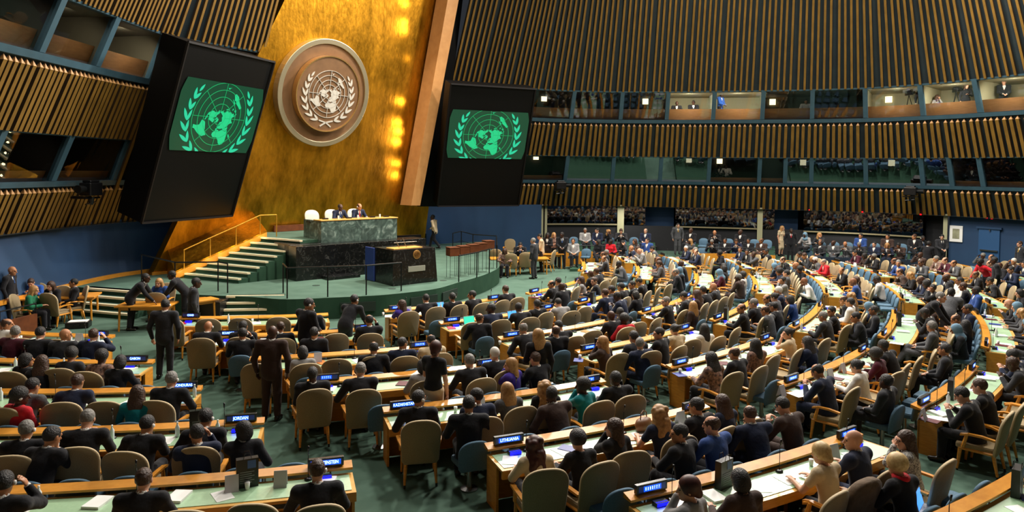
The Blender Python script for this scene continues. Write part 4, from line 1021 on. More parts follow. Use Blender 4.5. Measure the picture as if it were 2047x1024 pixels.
SKIN={'a':mat('skin_light','d09a7c',.5,spec=.4),'o':mat('skin_olive','b57d57',.5,spec=.4),'m':mat('skin_brown','8a5a3c',.5,spec=.4),'d':mat('skin_dark','4a2d20',.45,spec=.4)}
def cloth(n,c,**k): return mat('cloth_'+n,c,.85,sheen=.1,spec=.2,bump=(14,.5),**k)
CL={'K':('black',cloth('black','1d1d21')),'N':('navy',cloth('navy','20283f')),'G':('grey',cloth('grey','56575a',noise=(30,'4c4d50'))),'C':('charcoal',cloth('charcoal','2f3034')),'B':('brown',cloth('brown','40302a')),
'P':('purple',cloth('purple','3f2c8c')),'T':('teal',cloth('teal','127a80')),'W':('white',cloth('white','e4e0d8')),'E':('cream',cloth('cream','cdb896')),'R':('red',cloth('red','c01c28')),'M':('maroon',cloth('maroon','4a1626')),
'F':('patterned',cloth('patterned','26242a',noise=(22,'b08a78'))),'D':('black and white dotted',cloth('dotted','161616',noise=(45,'e0dcd6'))),'Q':('blue',cloth('blue','2e4a86')),'V':('green',cloth('green','1d6a48')),'S':('light grey',cloth('light_grey','8f8d8c')),'I':('pink',cloth('pink','d39aa4')),'L':('bright blue',cloth('bright_blue','2a56a8'))}
HC={'black':mat('hair_black','1a1614',.5,bump=(70,1.)),'brown':mat('hair_brown','4a2e1e',.5,bump=(70,1.),noise=(40,'36200f')),'grey':mat('hair_grey','8b8781',.6,bump=(70,1.),noise=(40,'6a6660')),'white':mat('hair_white','d0cbc0',.6),'blonde':mat('hair_blonde','b98e58',.5,noise=(30,'94683a')),'auburn':mat('hair_auburn','4f2218',.5,noise=(30,'3a160e')),'gold':mat('hair_pale_blonde','d9bd86',.5,noise=(30,'b48f58'))}
SCARFM=cloth('scarf','6a8aa0')
HT={'s':('short','black','short black hair','m'),'e':('short','brown','short brown hair','m'),'g':('short','grey','grey hair','m'),'w':('short','white','white hair','m'),'n':(None,None,'bald head','m'),'f':('fringe','brown','receding hair','m'),
'l':('long','black','long dark hair','f'),'L':('long','brown','long brown hair','f'),'y':('long','blonde','long blonde hair','f'),'Y':('updo','gold','pinned blonde hair','f'),'b':('bob','black','dark bobbed hair','f'),'c':('curly','blonde','curly fair hair','f'),
'u':('bun','black','dark hair in a bun','f'),'k':('afro','black','short black hair','f'),'h':('scarf',None,'grey blue headscarf','f'),'r':('curly','auburn','wavy auburn hair','f'),'p':('pony','brown','brown ponytail','f'),'q':('updo','auburn','pinned auburn hair','f'),'x':('afro','gold','short fair curls','f')}
TIEC=[cloth('tie_red','a3202c'),cloth('tie_blue','2a4470'),cloth('tie_dark','22242c'),cloth('tie_gold','9a7a34')]
DARKT=cloth('trousers_dark','1b1b20'); SHOE=mat('black_shoe_leather','0e0d0c',.3)
rgp=random.Random(11); NP=[0]; 
def child(nm,me,m,root,M=None):
    o=bpy.data.objects.new(nm,me); link(o,root)
    if M is not None: o.matrix_local=M
    if m is not None:
        o.material_slots[0].link='OBJECT'; o.material_slots[0].material=m
    return o
def person(pn,code,pos,rz,label,group=None,detail=True,sc=None,bottom=None):
    h,c,s=code[0],code[1],code[2]; ht=HT[h]; fem=ht[3]=='f'; J=POSES[pn][0]
    root=bpy.data.objects.new('person',pm(pn,'body')); link(root); root.location=pos; root.rotation_euler=(0,0,rz)
    root.material_slots[0].link='OBJECT'; root.material_slots[0].material=SKIN[s]
    k=sc or (rgp.uniform(1.,1.05)*(.97 if fem else 1.01)); root.scale=(k,k,k)
    tag(root,label,'person',group)
    HM=Matrix([list(J['HR'][i])+[J['hc'][i]] for i in range(3)]+[[0,0,0,1]])@Matrix.Scale(HS,4)
    if ht[0]: child('headscarf' if h=='h' else 'hair',hair_mesh(ht[0]),SCARFM if h=='h' else HC[ht[1]],root,HM)
    if h=='n' and rgp.random()<.4: child('hair',hair_mesh('fringe'),HC['grey'] if s=='a' else HC['black'],root,HM)
    if detail:
        child('eyes',EYES,None,root,HM)
        if rgp.random()<.15: child('glasses',GLS,None,root,HM)
        if rgp.random()<.3 and not(ht[0] in('long','curly','scarf')): child('earphone',EARP,None,root,HM)
    cm=CL[c][1]
    if not fem or c in 'KNGC' and bottom is None and rgp.random()<.3:
        child('jacket',pm(pn,'jacket'),cm,root); sh=child('shirt',pm(pn,'shirt'),CL['W'][1],root)
        if not fem and detail: child('tie',pm(pn,'tie'),rgp.choice(TIEC),sh)
        child('trousers',pm(pn,'trousers'),cm if c in 'KNGCB' else DARKT,root)
    else:
        st='short' if bottom or c in 'NE' and rgp.random()<.7 else 'long'
        child('dress_top',pm(pn,st),cm,root); 
        if bottom: child('skirt',pm(pn,'skirt'),CL[bottom][1],root)
        else: child('trousers',pm(pn,'trousers'),DARKT,root)
    child('shoes',pm(pn,'shoes'),SHOE,root)
    if code=='xKa':
        m=MB(); c_=J['nk']+J['s']*.03; m.lathe([(.07,-.03),(.10,-.02),(.105,.015),(.085,.04),(.066,.03)],18,c=tuple(c_)); child('scarf',m.mesh('scarf',CL['R'][1],True),None,root)
    NP[0]+=1
    return root
def describe(code):
    ht=HT[code[0]]; fem=ht[3]=='f'; c=CL[code[1]][0]
    return '%s in %s %s, %s'%('woman' if fem else 'man',c,'top' if fem else 'suit',ht[2])
# ------------------------------------------------ seats and sitters
CR={'C1':(0,600,4.655),'C2':(0,800,4.572),'C3':(340,560,4.453),'C4':(340,780,4.197),'C5':(680,560,4.453),'C6':(680,780,4.197),
'D1':(1020,540,4.097),'D2':(1020,780,4.197),'D3':(1360,540,4.097),'D4':(1360,780,4.197),'D5':(1690,540,4.095),'D6':(1690,780,4.196)}
PPL='''C1 40 320 gMa; 140 300 wCa; 110 360 sKa; 340 370 nCo; 370 310 sKo; 255 350 sKo; 580 400 lBd; 650 330 eNa; 150 560 bKo; 180 640 LKo; 835 560 kFd; 1050 580 bKo; 210 850 sGo; 1125 900 LTa; 1550 770 gKa; 40 970 kRd
C2 150 290 gKo; 560 230 gKa; 1190 270 sKo M4; 250 460 sKo; 20 780 sKo; 1260 760 eKa M0
C4 110 310 sKo; 515 260 bKd; 400 480 sNo M2; 840 460 nNd M2; 1200 740 eKa M0
C3 270 380 nKo; 555 365 sKo; 1300 270 sKo; 340 440 sKo; 660 460 sKo; 940 440 eKo; 1290 500 sKo; 690 540 nCo; 1240 640 bSd; 1215 740 sKd; 1420 830 eKa
C5 270 385 nKo; 315 640 nKo; 590 590 sNo; 830 550 nEo; 670 460 sKo; 190 830 gKa; 1300 750 gKa; 1200 650 wKa; 1540 740 yPa; 1420 880 yGa; 580 210 LPa; 810 165 sKo; 985 150 sKo; 1205 135 sKo; 1465 90 eKa; 1580 190 sKo; 1110 350 fKo; 1375 270 sNd
D1 190 500 nKa; 235 570 yKa; 440 540 fKa; 500 470 sKo; 590 540 yBa; 350 780 eKa M1; 190 880 cKa; 320 970 sBd; 540 970 kTd; 900 890 sKd; 175 310 sKd; 480 270 sSa; 900 390 nKd; 970 350 sKd; 850 580 gNa; 1040 570 sCo; 1210 545 sKa; 1110 430 kRd; 1395 480 uEa; 295 130 nKo; 425 90 sKo; 570 80 LSa; 680 80 eKa; 770 210 eNa; 820 165 sKo; 900 150 sKo; 990 120 sKo; 1080 90 sKo; 990 225 sNd; 1255 260 gKa; 1350 260 yBa
C6 665 90 sKo M2; 1150 220 sKo; 1290 50 sNo M1
D2 1080 60 lMd; 1240 30 sCd; 240 450 rEa F0; 630 410 kKa F0; 920 320 LKa F1; 1310 210 cNa F0; 1470 780 qSa F1
D4 225 150 sKo M6; 400 100 LNa; 265 420 sKo M6; 345 390 fQa; 830 280 fNa M1; 1060 180 sBa M1; 590 780 bBa F0; 1095 480 YEa F0
D6 85 450 nNa M1; 480 450 LDa F1; 730 710 xKa F0; 980 60 sKa M5
D3 250 740 lFo; 540 690 fKo M0; 420 560 lFo; 255 480 lWa F2; 910 500 uEa; 1190 590 lNa; 1200 850 nNo M5; 1395 850 sCd; 80 210 sCo; 180 190 LBa; 185 320 rSa; 485 310 fKo; 600 300 gKa; 695 220 nKo; 830 350 fGo; 880 330 sKo; 1145 390 gCo; 1270 340 sKo; 1380 260 sWo; 1430 240 fKo
D5 185 770 uWa; 300 680 kMd; 400 610 sKd; 690 480 gGo M7; 860 640 sCo; 1000 540 hQo; 1070 450 lKo; 1060 400 fKo; 1140 980 eKa; 1430 700 sNa M5; 130 380 sCo; 320 300 hNo'''

seats={}
for k,(r,a0,a1) in desk.items():
    n=max(2,round((a1-a0)*r/.70)); seats[k]=[dict(a=a0+(a1-a0)*(i+.5)/n,p=None,i=i) for i in range(n)]
advis=[]
def assign(u,v,code,pz=None):
    w=P(u,v,1.2); r=math.hypot(w.x-CX,w.y-CY); a=math.atan2(w.y-CY,w.x-CX); best=None
    for k,(R,a0,a1) in desk.items():
        off=r-R
        if a0-.03<a<a1+.03 and .3<off<1.56:
            for s in seats[k]:
                d=abs(s['a']-a)*R
                if s['p'] is None and d<.75 and (best is None or d<best[0]): best=(d,k,s)
    if best:
        s=best[2]; s['r']=max(.96,min(1.24,r-desk[best[1]][0]-.04)); lim=.3/desk[best[1]][0]; s['a']+=max(-lim,min(lim,a-s['a'])); s['p']=(code,pz); return
    # adviser behind a desk row
    bk=None
    for k,(R,a0,a1) in desk.items():
        if a0-.06<a<a1+.06 and .9<r-R<2.1 and (bk is None or abs(r-R-1.75)<bk[0]): bk=(abs(r-R-1.75),k)
    if bk: advis.append((bk[1],a,code,pz))
    else: advis.append((None,a,code,pz,w))
for line in PPL.split('\n'):
    c,rest=line.split(' ',1);x0,y0,sc_=CR[c]
    for it in rest.split(';'):
        q=it.split(); assign(x0+float(q[0])/sc_,y0+float(q[1])/sc_,q[2],q[3] if len(q)>3 else None)
for k in seats:
    r=desk[k][0]
    for _ in range(30):
        for a,b in zip(seats[k],seats[k][1:]):
            g=.60/r-(b['a']-a['a'])
            if g>0: a['a']-=g/2; b['a']+=g/2
rs=random.Random(5)
def rcode():
    return rs.choice('sssssseeggwnnnfffflLybuckhp')+rs.choice('KKKKKKKKNNNNCCCCGGGBBSSQWMRFKCN')+rs.choice('aaooommdd')
fill={'A':.35,'B':.12,'C':.25,'D':.55,'E':.72,'F':.72}
for k in seats:
    for s in seats[k]:
        if s['p'] is None and rs.random()<fill[k[0]]*(1.3 if k in('D6','D5','D4') else 1):
            # keep the nearest aisle seats that the photo shows empty
            if k[0]=='B' and s['i']<2 or k in('B6','A5','A4'): continue
            s['p']=(rcode(),None)
def poseof(code,pz,rg):
    if pz: return pz
    return rg.choice(['F0','F0','F1','F2']) if HT[code[0]][3]=='f' else rg.choice(['M0','M0','M0','M1','M2','M3','M4','M5','M6'])

def seatlabel(k,s): return '%s seat, %s'%(ORD[s['i']],ROWN[k])
FARK=lambda k: k[0] in 'EF'
for k in seats:
    r,a0,a1=desk[k]
    rows_back=[q for q in desk.values() if abs(q[0]-r-2)<.45]
    for s in seats[k]:
        a=s['a']; sr=s.get('r',1.04); p=pol(r+sr+.04,a); rz=a+PI/2; rg=rs
        det=not FARK(k)
        jz=rg.uniform(-.12,.12)
        occ=s['p']
        put_chair('b',p.x,p.y,rz+jz*1.5,'beige high-backed armchair, '+('taken' if occ else 'empty')+', '+seatlabel(k,s),'beige delegate armchairs',far=not det)
        if occ:
            code,pz=occ; pn=poseof(code,pz,rg); q=pol(r+sr,a)
            person(pn,code,(q.x,q.y,0),rz+jz,'%s, %s'%(describe(code),seatlabel(k,s)),'delegates at the desks',det)
# blue adviser chairs stand back to back with the desk behind them
blues=[]
for k in desk:
    if k in ('A1','B0','C0','D0','E0','F1'): continue
    r,a0,a1=desk[k]; n=int((a1-a0)*r/.66)
    for i in range(n): blues.append([k,r-.37,a0+(i*.66+.02)/r,i,None])
for x in advis:
    if len(x)==5: rr,ax_=math.hypot(x[4].x-CX,x[4].y-CY),x[1]
    else: rr,ax_=desk[x[0]][0]+1.75,x[1]
    c=[b for b in blues if b[4] is None and abs(b[1]-rr)<.55 and abs(b[2]-ax_)*b[1]<.8]
    if c:
        b=min(c,key=lambda b:abs(b[2]-ax_)); b[4]=x[2]; lim=.3/b[1]; b[2]+=max(-lim,min(lim,ax_-b[2]))
for _ in range(20):
    for a,b in zip(blues,blues[1:]):
        if a[0]==b[0] and b[2]-a[2]<.56/a[1]: g=.56/a[1]-(b[2]-a[2]); a[2]-=g/2; b[2]+=g/2
for k,r,a,i,code in blues:
    q=pol(r,a); far=k[0] in 'EF'; lab='%s blue seat before %s'%(ORD[i],ROWN[k])
    put_chair('u',q.x,q.y,a+PI/2,'low blue chair, '+lab,'blue adviser chairs',far=far)
    if code is None and k[0] in 'DEF' and rs.random()<.25: code=rcode()
    if code: person(poseof(code,None,rs),code,(q.x,q.y,0),a+PI/2+rs.uniform(-.3,.3),'%s, %s'%(describe(code),lab),'advisers in blue chairs',not far)
# ------------------------------------------------ people placed one by one
def face(p,q): return math.atan2(-(q[0]-p[0]),(q[1]-p[1]))
def stand(pn,code,u,v,rz,label,z=0.,bottom=None,det=True):
    p=P(u,v,z); return person(pn,code,tuple(p),math.radians(rz),label,None,det,bottom=bottom)
def headstand(pn,code,u,v,rz,label,z=0.,hz=1.62,bottom=None,det=True):
    p=P(u,v,z+hz); return person(pn,code,(p.x,p.y,z),math.radians(rz),label,None,det,bottom=bottom)
headstand('T0','sCo',329,612,5,'man in charcoal suit standing in the aisle with his back turned, short dark hair')
headstand('T2','sKo',612,616,-35,'man in black suit standing between the front rows and turning aside, below the stage fascia',hz=1.6)
stand('T1','sKo',690,728,-20,'man in black suit bending down over the second desk row beneath the lectern')
headstand('T0','nBd',543,668,2,'bald man in brown suit standing behind an empty beige armchair')
headstand('G0','qKa',868,706,-30,'woman with pinned auburn hair standing in black sleeveless top and light skirt',hz=1.55,bottom='E')
headstand('G0','yKa',1077,680,10,'woman in black standing with a long blonde ponytail, back turned',hz=1.5)
headstand('T0','nKo',20,542,-80,'tall man in black standing at the laptop table by the blue wall')
stand('T1','sKd',262,660,-75,'man in dark suit bent low over the paper table by the stage steps')
headstand('T0','sCd',388,568,-60,'man in charcoal suit standing beside a box of papers in front of the stage steps')
stand('T1','sKd',372,650,100,'man in black bending towards the paper table from the stair side')
stand('T3','sEd',868,499,75,'man in pale jacket walking on the stage past the black lectern',SZ)
headstand('T0','gCa',1068,484,60,'grey-haired man standing at the end of the side table near the blue wall',hz=1.62)
for u,v,c,rz,l in ((1082,475,'sEa',90,'person in cream jacket standing nearest the blue wall in the crowd by the cream column'),(1095,470,'lKd',160,'woman in black standing among the crowd before the dark booth glass'),(1107,468,'yFa',180,'woman in patterned dress standing in the crowd below the booth sill'),(1124,471,'sKd',175,'man in black standing at the corner of the wooden parapet holding white paper')):
    headstand('G0' if c[0] in 'ly' else 'T2',c,u,v,rz,l)
headstand('G0','yEa',1562,455,-150,'blonde woman in beige dress walking between the two blocks of blue gallery seats',bottom='E',z=.1)
headstand('T0','sKd',1581,462,170,'man in black standing in the dark gallery doorway')
headstand('T2','sKd',1843,476,200,'man in black standing with his back to the dark booth corner')
headstand('T2','sKd',1855,487,-60,'man in black suit standing with white paper near the gallery end')
headstand('T2','sCa',1883,476,165,'man in dark suit and tie standing in front of the cream column')
headstand('T2','sKa',2024,463,175,'guard in black suit standing beside the blue door',hz=1.64)
headstand('T0','eCa',2041,490,90,'man in dark jacket standing near the blue door with a seated group')
headstand('T0','sKd',1991,522,60,'man in black suit standing behind the woman in red')
stand('G1','kRd',1972,600,100,'woman in red dress bending over a desk near the far blue door')
stand('T1','gKa',1842,705,-130,'white-haired man in dark suit and red tie leaning over the curved desk')
stand('T1','sGd',1893,700,-40,'man in grey suit bending far forward with his back to the camera')
headstand('T0','sGa',1355,452,180,'man in grey suit standing at the head of the gallery seats',z=.1)
# rostrum: three white chairs and two officers
WLE=mat('white_leather','d8cdb8',.5)
wl=make_beige(fab=WLE,pip=WLE,wood=BLACK)
for i,u in enumerate((646,672,711)):
    c=ML+AX*(.15+[.15,1.0,2.0][i])-AN*1.05; rz=math.atan2(-AN.x,AN.y); lab='white leather armchair behind the marble rostrum, '+['empty one at the near corner','behind the man in blue suit','under the man with pink tie'][i]
    o=dup(wl,(c.x,c.y,UZ),rz,lab,'white rostrum chairs') if i else wl
    if not i: wl.location=(c.x,c.y,UZ); wl.rotation_euler=(0,0,rz); tag(wl,lab,'chair','white rostrum chairs')
    o.name='white_armchair'
    if i:
        q=ML+AX*([0,1.2,2.05][i])-AN*.95
        person('M0','nNd' if i==1 else 'fNo',(q.x,q.y,UZ),rz+.1,['','bald man in navy suit seated at the middle of the marble rostrum','man in navy suit with pink tie seated at the far end of the marble rostrum'][i],None,True,sc=1.02)
# ------------------------------------------------ rear gallery
def lerpx(tab,u):
    for (a,b),(c,d) in zip(tab,tab[1:]):
        if a<=u<=c: return b+(d-b)*(u-a)/(c-a)
    return tab[0][1] if u<tab[0][0] else tab[-1][1]
g1=[(1150,483),(1300,482),(1480,480),(1640,485),(1840,490)]; g2=[(1150,460),(1300,461),(1480,464),(1640,469),(1840,474)]
gz=.12; pz2=.5
pf=MB(); 
for a,b in ((1140,1312),(1372,1552),(1606,1862)):
    q=[];
    for i in range(9):
        u=a+(b-a)*i/8; p=P(u,lerpx(g2,u),pz2+1.2); f=P(u,lerpx(g1,u),gz+1.2); d=(f-p); d.z=0; d.normalize(); w=WR.at(WR.find(u,1.5,0,0),1,.1,0)
        q.append((p+d*.55,Vector((w.x,w.y,0)),f+d*1.1))
    for x,y in zip(q,q[1:]):
        pf.prism([(x[0].x,x[0].y),(y[0].x,y[0].y),(y[1].x,y[1].y),(x[1].x,x[1].y)][::-1],gz,pz2)
        pf.prism([(x[2].x,x[2].y),(y[2].x,y[2].y),(y[1].x,y[1].y),(x[1].x,x[1].y)][::-1],0,gz)
struct('floor_gallery',pf,CARPETD)
ng=0
for row,(tab,zz) in enumerate(((g1,gz),(g2,pz2))):
    for bi,(a,b) in enumerate(((1146,1306),(1380,1545),(1612,1852))):
        u=a; last=None; idx=0
        while u<b:
            p=P(u,lerpx(tab,u),zz+1.2); p.z=zz
            if last is None or (p-last).length>.62:
                last=p; rz=face(p,(-2,12)); nm=['cream column block','middle block','framed picture block'][bi]
                lab='%s seat, %s gallery, %s'%(ordw(idx),['front','raised'][row],nm)
                put_chair('u',p.x,p.y,rz,'blue gallery chair, '+lab,'blue gallery chairs',True,zz)
                if rs.random()<(.8 if row==0 else .62):
                    c=rcode(); person(rs.choice(['F0','F1','F2']) if HT[c[0]][3]=='f' else rs.choice(['M3','M7','M5','M3']),c,(p.x,p.y,zz),rz+rs.uniform(-.3,.3),describe(c)+', '+lab,'spectators in the gallery',False)
                idx+=1; ng+=1
            u+=1
def parapet(pts,h,lab,mt=WOOD,rail=.3):
    root=thing('wooden_parapet',lab,'parapet',(pts[0].x,pts[0].y,0)); m=MB()
    for a,b in zip(pts,pts[1:]):
        d=(b-a).normalized(); n=Vector((-d.y,d.x,0))*.04; m.hexa([a-n,b-n,b+n,a+n]+[v+Vector((0,0,h)) for v in (a-n,b-n,b+n,a+n)])
    lp(m,obj('panel',m,mt,root))
    if rail:
        m=MB(); m.tube([v+Vector((0,0,h+rail)) for v in pts],.02,6); 
        for v in pts: m.bar(v+Vector((0,0,h)),v+Vector((0,0,h+rail)),.012,n=6)
        lp(m,obj('rail',m,DKMET,root))
def PZ(u,v,z): p=P(u,v,z); p.z=0; return p
parapet([PZ(1131,503,.75),PZ(1180,503,.75),PZ(1240,503.5,.75),PZ(1312,505,.75)],.75,'honey wood parapet in front of the blue gallery seats by the cream column')
parapet([PZ(1372,507,.7),PZ(1430,507,.7),PZ(1490,508,.7),PZ(1550,511,.7)],.7,'honey wood parapet before the middle gallery block',WOOD)
parapet([PZ(1606,513,.72),PZ(1690,515,.72),PZ(1770,518,.72),PZ(1860,521,.72)],.72,'dark low parapet before the gallery block nearest the framed picture',mat('dark_navy_panel','1c2a3c',.6))
parapet([PZ(-40,652,.62),PZ(0,645,.62),PZ(72,627,.62)],.62,'dark red wood partition at the edge of the laptop table area',WOODDARK,.28)
# ------------------------------------------------ side tables
def table(x,y,rz,w,d,lab,z=.74):
    root=thing('side_table',lab,'table',(x,y,0),rz); m=MB(); m.box(-w/2,-d/2,z-.05,w/2,d/2,z); obj('table_top',m,WOOD,root,bevel=.01)
    for sx in (-1,1):
        for sy in (-1,1):
            m=MB(); m.bar((sx*(w/2-.12),sy*(d/2-.1),z-.05),(sx*(w/2-.1),sy*(d/2-.08),0),.035,.025); obj('leg',m,WOOD,root)
    m=MB(); m.box(-w/2+.1,-d/2+.1,z-.14,w/2-.1,d/2-.1,z-.05); obj('apron',m,WOOD,root); return root
table(.35,32.1,.15,2.7,.85,'honey wood side table with papers beside the end of the stage')
table(1.6,34.0,.2,1.8,.8,'white-topped wooden table near the standing crowd by the blue wall')
table(-13.75,21.3,.3,2.0,.9,'yellow wood table with a laptop below the blue wall')
table(-10.55,20.2,.1,1.5,.8,'wooden paper table at the foot of the rostrum steps')
table(-9.3,21.0,.9,.8,.5,'small wooden stand carrying a box of papers by the stage steps')
def ch(u,v,rz,lab):
    p=P(u,v,0); put_chair('b',p.x,p.y,math.radians(rz),lab,None)
ch(992,540,-5,'beige armchair at the side table nearest the stage rail, back to the camera'); ch(1021,551,0,'beige armchair in the middle of the side table, back to the camera'); ch(1049,548,3,'beige armchair at the far end of the side table, back to the camera')
ch(1092,543,70,'beige armchair turned sideways next to the wooden parapet'); ch(1018,518,175,'beige armchair on the blue wall side of the side table')
ch(117,652,-10,'beige armchair with a paper sheet over its back at the laptop table'); ch(322,650,5,'beige armchair tucked in front of the paper table'); ch(403,640,-70,'beige armchair turned sideways before the small stand of papers')
def sit(code,u,v,rz,lab,pn=None,chair=True,hz=1.2,z=0.):
    p=P(u,v,z+hz); r=math.radians(rz); 
    if chair: put_chair('b',p.x,p.y,r,'beige armchair under the '+lab,None,True,z)
    person(pn or poseof(code,None,rs),code,(p.x,p.y,z),r,lab,None,True)
sit('LFd',1009,499,180,'woman in patterned top seated behind the side table','F0'); sit('sKa',1040,488,180,'man in black suit seated behind the side table with papers','M5')
sit('yVa',57,577,-75,'blonde woman in green top reaching to the laptop','F0'); sit('eLa',66,560,-160,'person in bright blue top seated against the blue wall','M5'); sit('LKa',108,566,175,'woman in dark jacket with long brown hair behind the laptop table','F0'); sit('sKo',143,564,130,'man in black seated sideways at the end of the laptop table','M3')
sit('yQa',322,560,180,'blonde woman in blue seated behind the paper table','F0')
# briefcase
bc=thing('briefcase','black briefcase with papers on top lying on the carpet by the laptop table','briefcase',tuple(P(157,655,0)),.3)
m=MB(); m.box(-.3,-.2,0,.3,.2,.18); obj('body',m,BLACK,bc,bevel=.02); m=MB(); m.box(-.24,-.15,.18,.24,.16,.2); obj('papers',m,WHITE,bc); m=MB(); m.tube([(-.08,-.2,.1),(-.08,-.24,.13),(.08,-.24,.13),(.08,-.2,.1)],.01,6); obj('handle',m,BLACK,bc)
# ballot boxes
BW=mat('ballot_wood','6f3b20',.4,noise=(6,'5c2f18'))
for i,(u,v) in enumerate(((905,503),(925.5,500),(945,497),(961,494),(976,489))):
    p=P(u,v,SZ+.98); p.z=SZ; root=thing('ballot_box','brown wooden ballot box on thin legs, %s counted from the lectern side'%ORD[i],'ballot box',tuple(p),.5,'ballot boxes in a row')
    m=MB(); m.box(-.2,-.2,.82,.2,.2,1.12); obj('box',m,BW,root,bevel=.01); m=MB(); m.box(-.21,-.21,1.12,.21,.21,1.15); obj('lid',m,WOODDARK,root); 
    for sx in(-1,1):
        for sy in (-1,1): m=MB(); m.bar((sx*.17,sy*.17,.82),(sx*.17,sy*.17,0),.008,n=6); obj('leg',m,DKMET,root)
# black equipment box near the stage steps
p=P(420,640,0); m=MB(); m.box(-.45,-.35,0,.45,.35,.62); tag(obj('equipment_case',m,BLACK,loc=tuple(p),bevel=.02),'large black equipment case standing left of the low stage steps','case')
p=P(1033,497,.74); 
# ------------------------------------------------ booth people, cameras and glowing squares
def booth_pos(W,u,z,off,zf):
    t=W.find(u,z,off,0); p=W.at(t,zf,off,0); return p,W.nrm(t)
def bper(W,u,z,off,zf,pn,code,lab,chair,dr=0):
    p,n=booth_pos(W,u,z,off,zf); rz=math.atan2(-n.x,n.y)+dr
    if chair: put_chair('u',p.x,p.y,rz,'booth chair of the '+lab,None,True,zf)
    person(pn,code,tuple(p),rz,lab,None,False)
UF=7.62; LF_=4.0
bper(WR,1349,8.5,1.2,UF,'M0','nKd','man in black suit seated in the first lit booth window',True); bper(WR,1384,8.5,1.2,UF,'M3','sKd','second man in black suit in the first lit booth',True)
bper(WR,1437,8.8,1.3,UF,'T2','sLd','man in bright blue suit standing in the lit booth window',False,.9); bper(WR,1607,8.5,1.2,UF,'M0','sWo','man in white shirt seated in a dark upper booth',True)
bper(WR,1838,8.8,1.1,UF,'T0','sKa','camera operator in black standing behind a blue mullion',False); bper(WR,1866,8.6,1.2,UF,'F1','LSa','woman in light top leaning in the pale upper booth',True,.8); bper(WR,1926,8.7,1.1,UF,'G0','LKa','camera operator with long hair standing behind a tripod camera',False,.5); bper(WR,2001,8.8,1.2,UF,'T2','sKa','man in black suit standing in the last lit upper booth',False,.6)
bper(WR,1436,4.9,-.6,LF_,'M0','sCd','shadowy man in the lower dark booth beside a glowing square',True); bper(WR,1451,4.9,-.6,LF_,'M0','sWd','shadowy person with pale shirt in the lower dark booth',True); bper(WR,1946,4.9,-.6,LF_,'M0','sCd','seated man in the brown lower booth near the hall corner',True)
def tvcam(p,rz,lab,tri=True):
    root=thing('television_camera',lab,'camera',tuple(p),rz); h=1.35
    m=MB(); m.box(-.07,-.25,h,.07,.25,h+.2); m.box(-.05,-.2,h+.2,.05,.1,h+.26); obj('camera_body',m,BLACK,root,bevel=.01)
    m=MB(); m.bar((0,.25,h+.1),(0,.45,h+.1),.05,.07,12); obj('lens',m,BLACK,root)
    m=MB(); m.box(.07,-.1,h+.12,.16,.06,h+.22); obj('viewfinder',m,BLACK,root)
    for i in range(3): a=i*2*PI/3+.5; m=MB(); m.bar((0,0,h),(.4*math.cos(a),.4*math.sin(a),0),.018,n=6); obj('tripod_leg',m,DKMET,root)
for u,z,lab in ((1813,8.8,'black television camera on tripod in the pale booth before the mullion'),(1905,8.8,'black television camera on tripod beside the long-haired operator'),(1180,8.8,'shadowy television camera in the dark second booth'),(1664,8.8,'shadowy television camera in the dark booth past the white-shirted man')):
    p,n=booth_pos(WR,u,z,1.1,UF); tvcam(p,math.atan2(-n.x,n.y)+.8,lab)
def robocam(W,u,v,z,lab,dx):
    t=W.find(u,z); p=W.at(t,z,.2); n=W.nrm(t); rz=math.atan2(-n.x,n.y); root=thing('remote_camera',lab,'camera',tuple(p),rz)
    m=MB(); m.box(-.35,.05,.0,-.28,.6,.08); m.box(-.35,.5,-.3,.35,.62,-.24); m.bar((0,-.2,-.27),(0,.56,-.27),.05); obj('bracket',m,BLACK,root)
    m=MB(); m.box(-.3,.35,-.2,.3,.75,.22); m.box(-.22,.4,.22,.22,.7,.3); obj('camera_body',m,BLACK,root,bevel=.03)
    m=MB(); m.bar((dx*.3,.55,.02),(dx*.62,.55,.02),.1,.13,14); obj('lens',m,DKMET,root)
    m=MB(); m.bar((0,.55,-.24),(0,.55,-.5),.1,.06); m.bar((-.2,.55,-.42),(.25,.55,-.48),.03); obj('pan_head',m,BLACK,root)
robocam(WL,138,385,3.95,'black remote camera mounted on the slatted wall below the near booth windows',1); robocam(WR,1113,377,3.9,'black remote camera on the slats under the first lower booth windows',-1); robocam(WR,1828,392,3.9,'black remote camera on the slats above the mirror glass near the hall corner',-1)
GLOWSQ=mat('glowing_square','fff3c4',.5,emit='fff0c0',es=1.6)  # small emissive squares set on the booth back walls
for i,(u,v,off) in enumerate(((1085,197,-.25),(1287,203,-.25),(1541,204,-.25),(1773,199,-.25),(1070,314,-2.1),(1376,320,-2.1),(1438,322,-2.1),(1605,325,-2.1),(1782,326,-2.1))):
    up=i<4; t=WR.find(u,8.6 if up else 5.2,off,0); p=WR.at(t,0,off+.02,0); z=H+ray(u,v).z/ray(u,v).y*p.y; T=WR.tang(t); n=WR.nrm(t); p.z=z
    m=MB(); m.box(-.17,0,-.17,.17,.05,.17); o=obj('booth_glow_square',m,GLOWSQ,loc=tuple(p)); o.rotation_euler=(0,0,math.atan2(-n.x,n.y)); tag(o,'small glowing square in the %s row of booths, %s along from the screen'%('upper' if up else 'lower',ORD[i if up else i-4]),'lamp','glowing booth squares')
REDL=mat('red_indicator','ff1010',.5,emit='ff1018',es=2.)
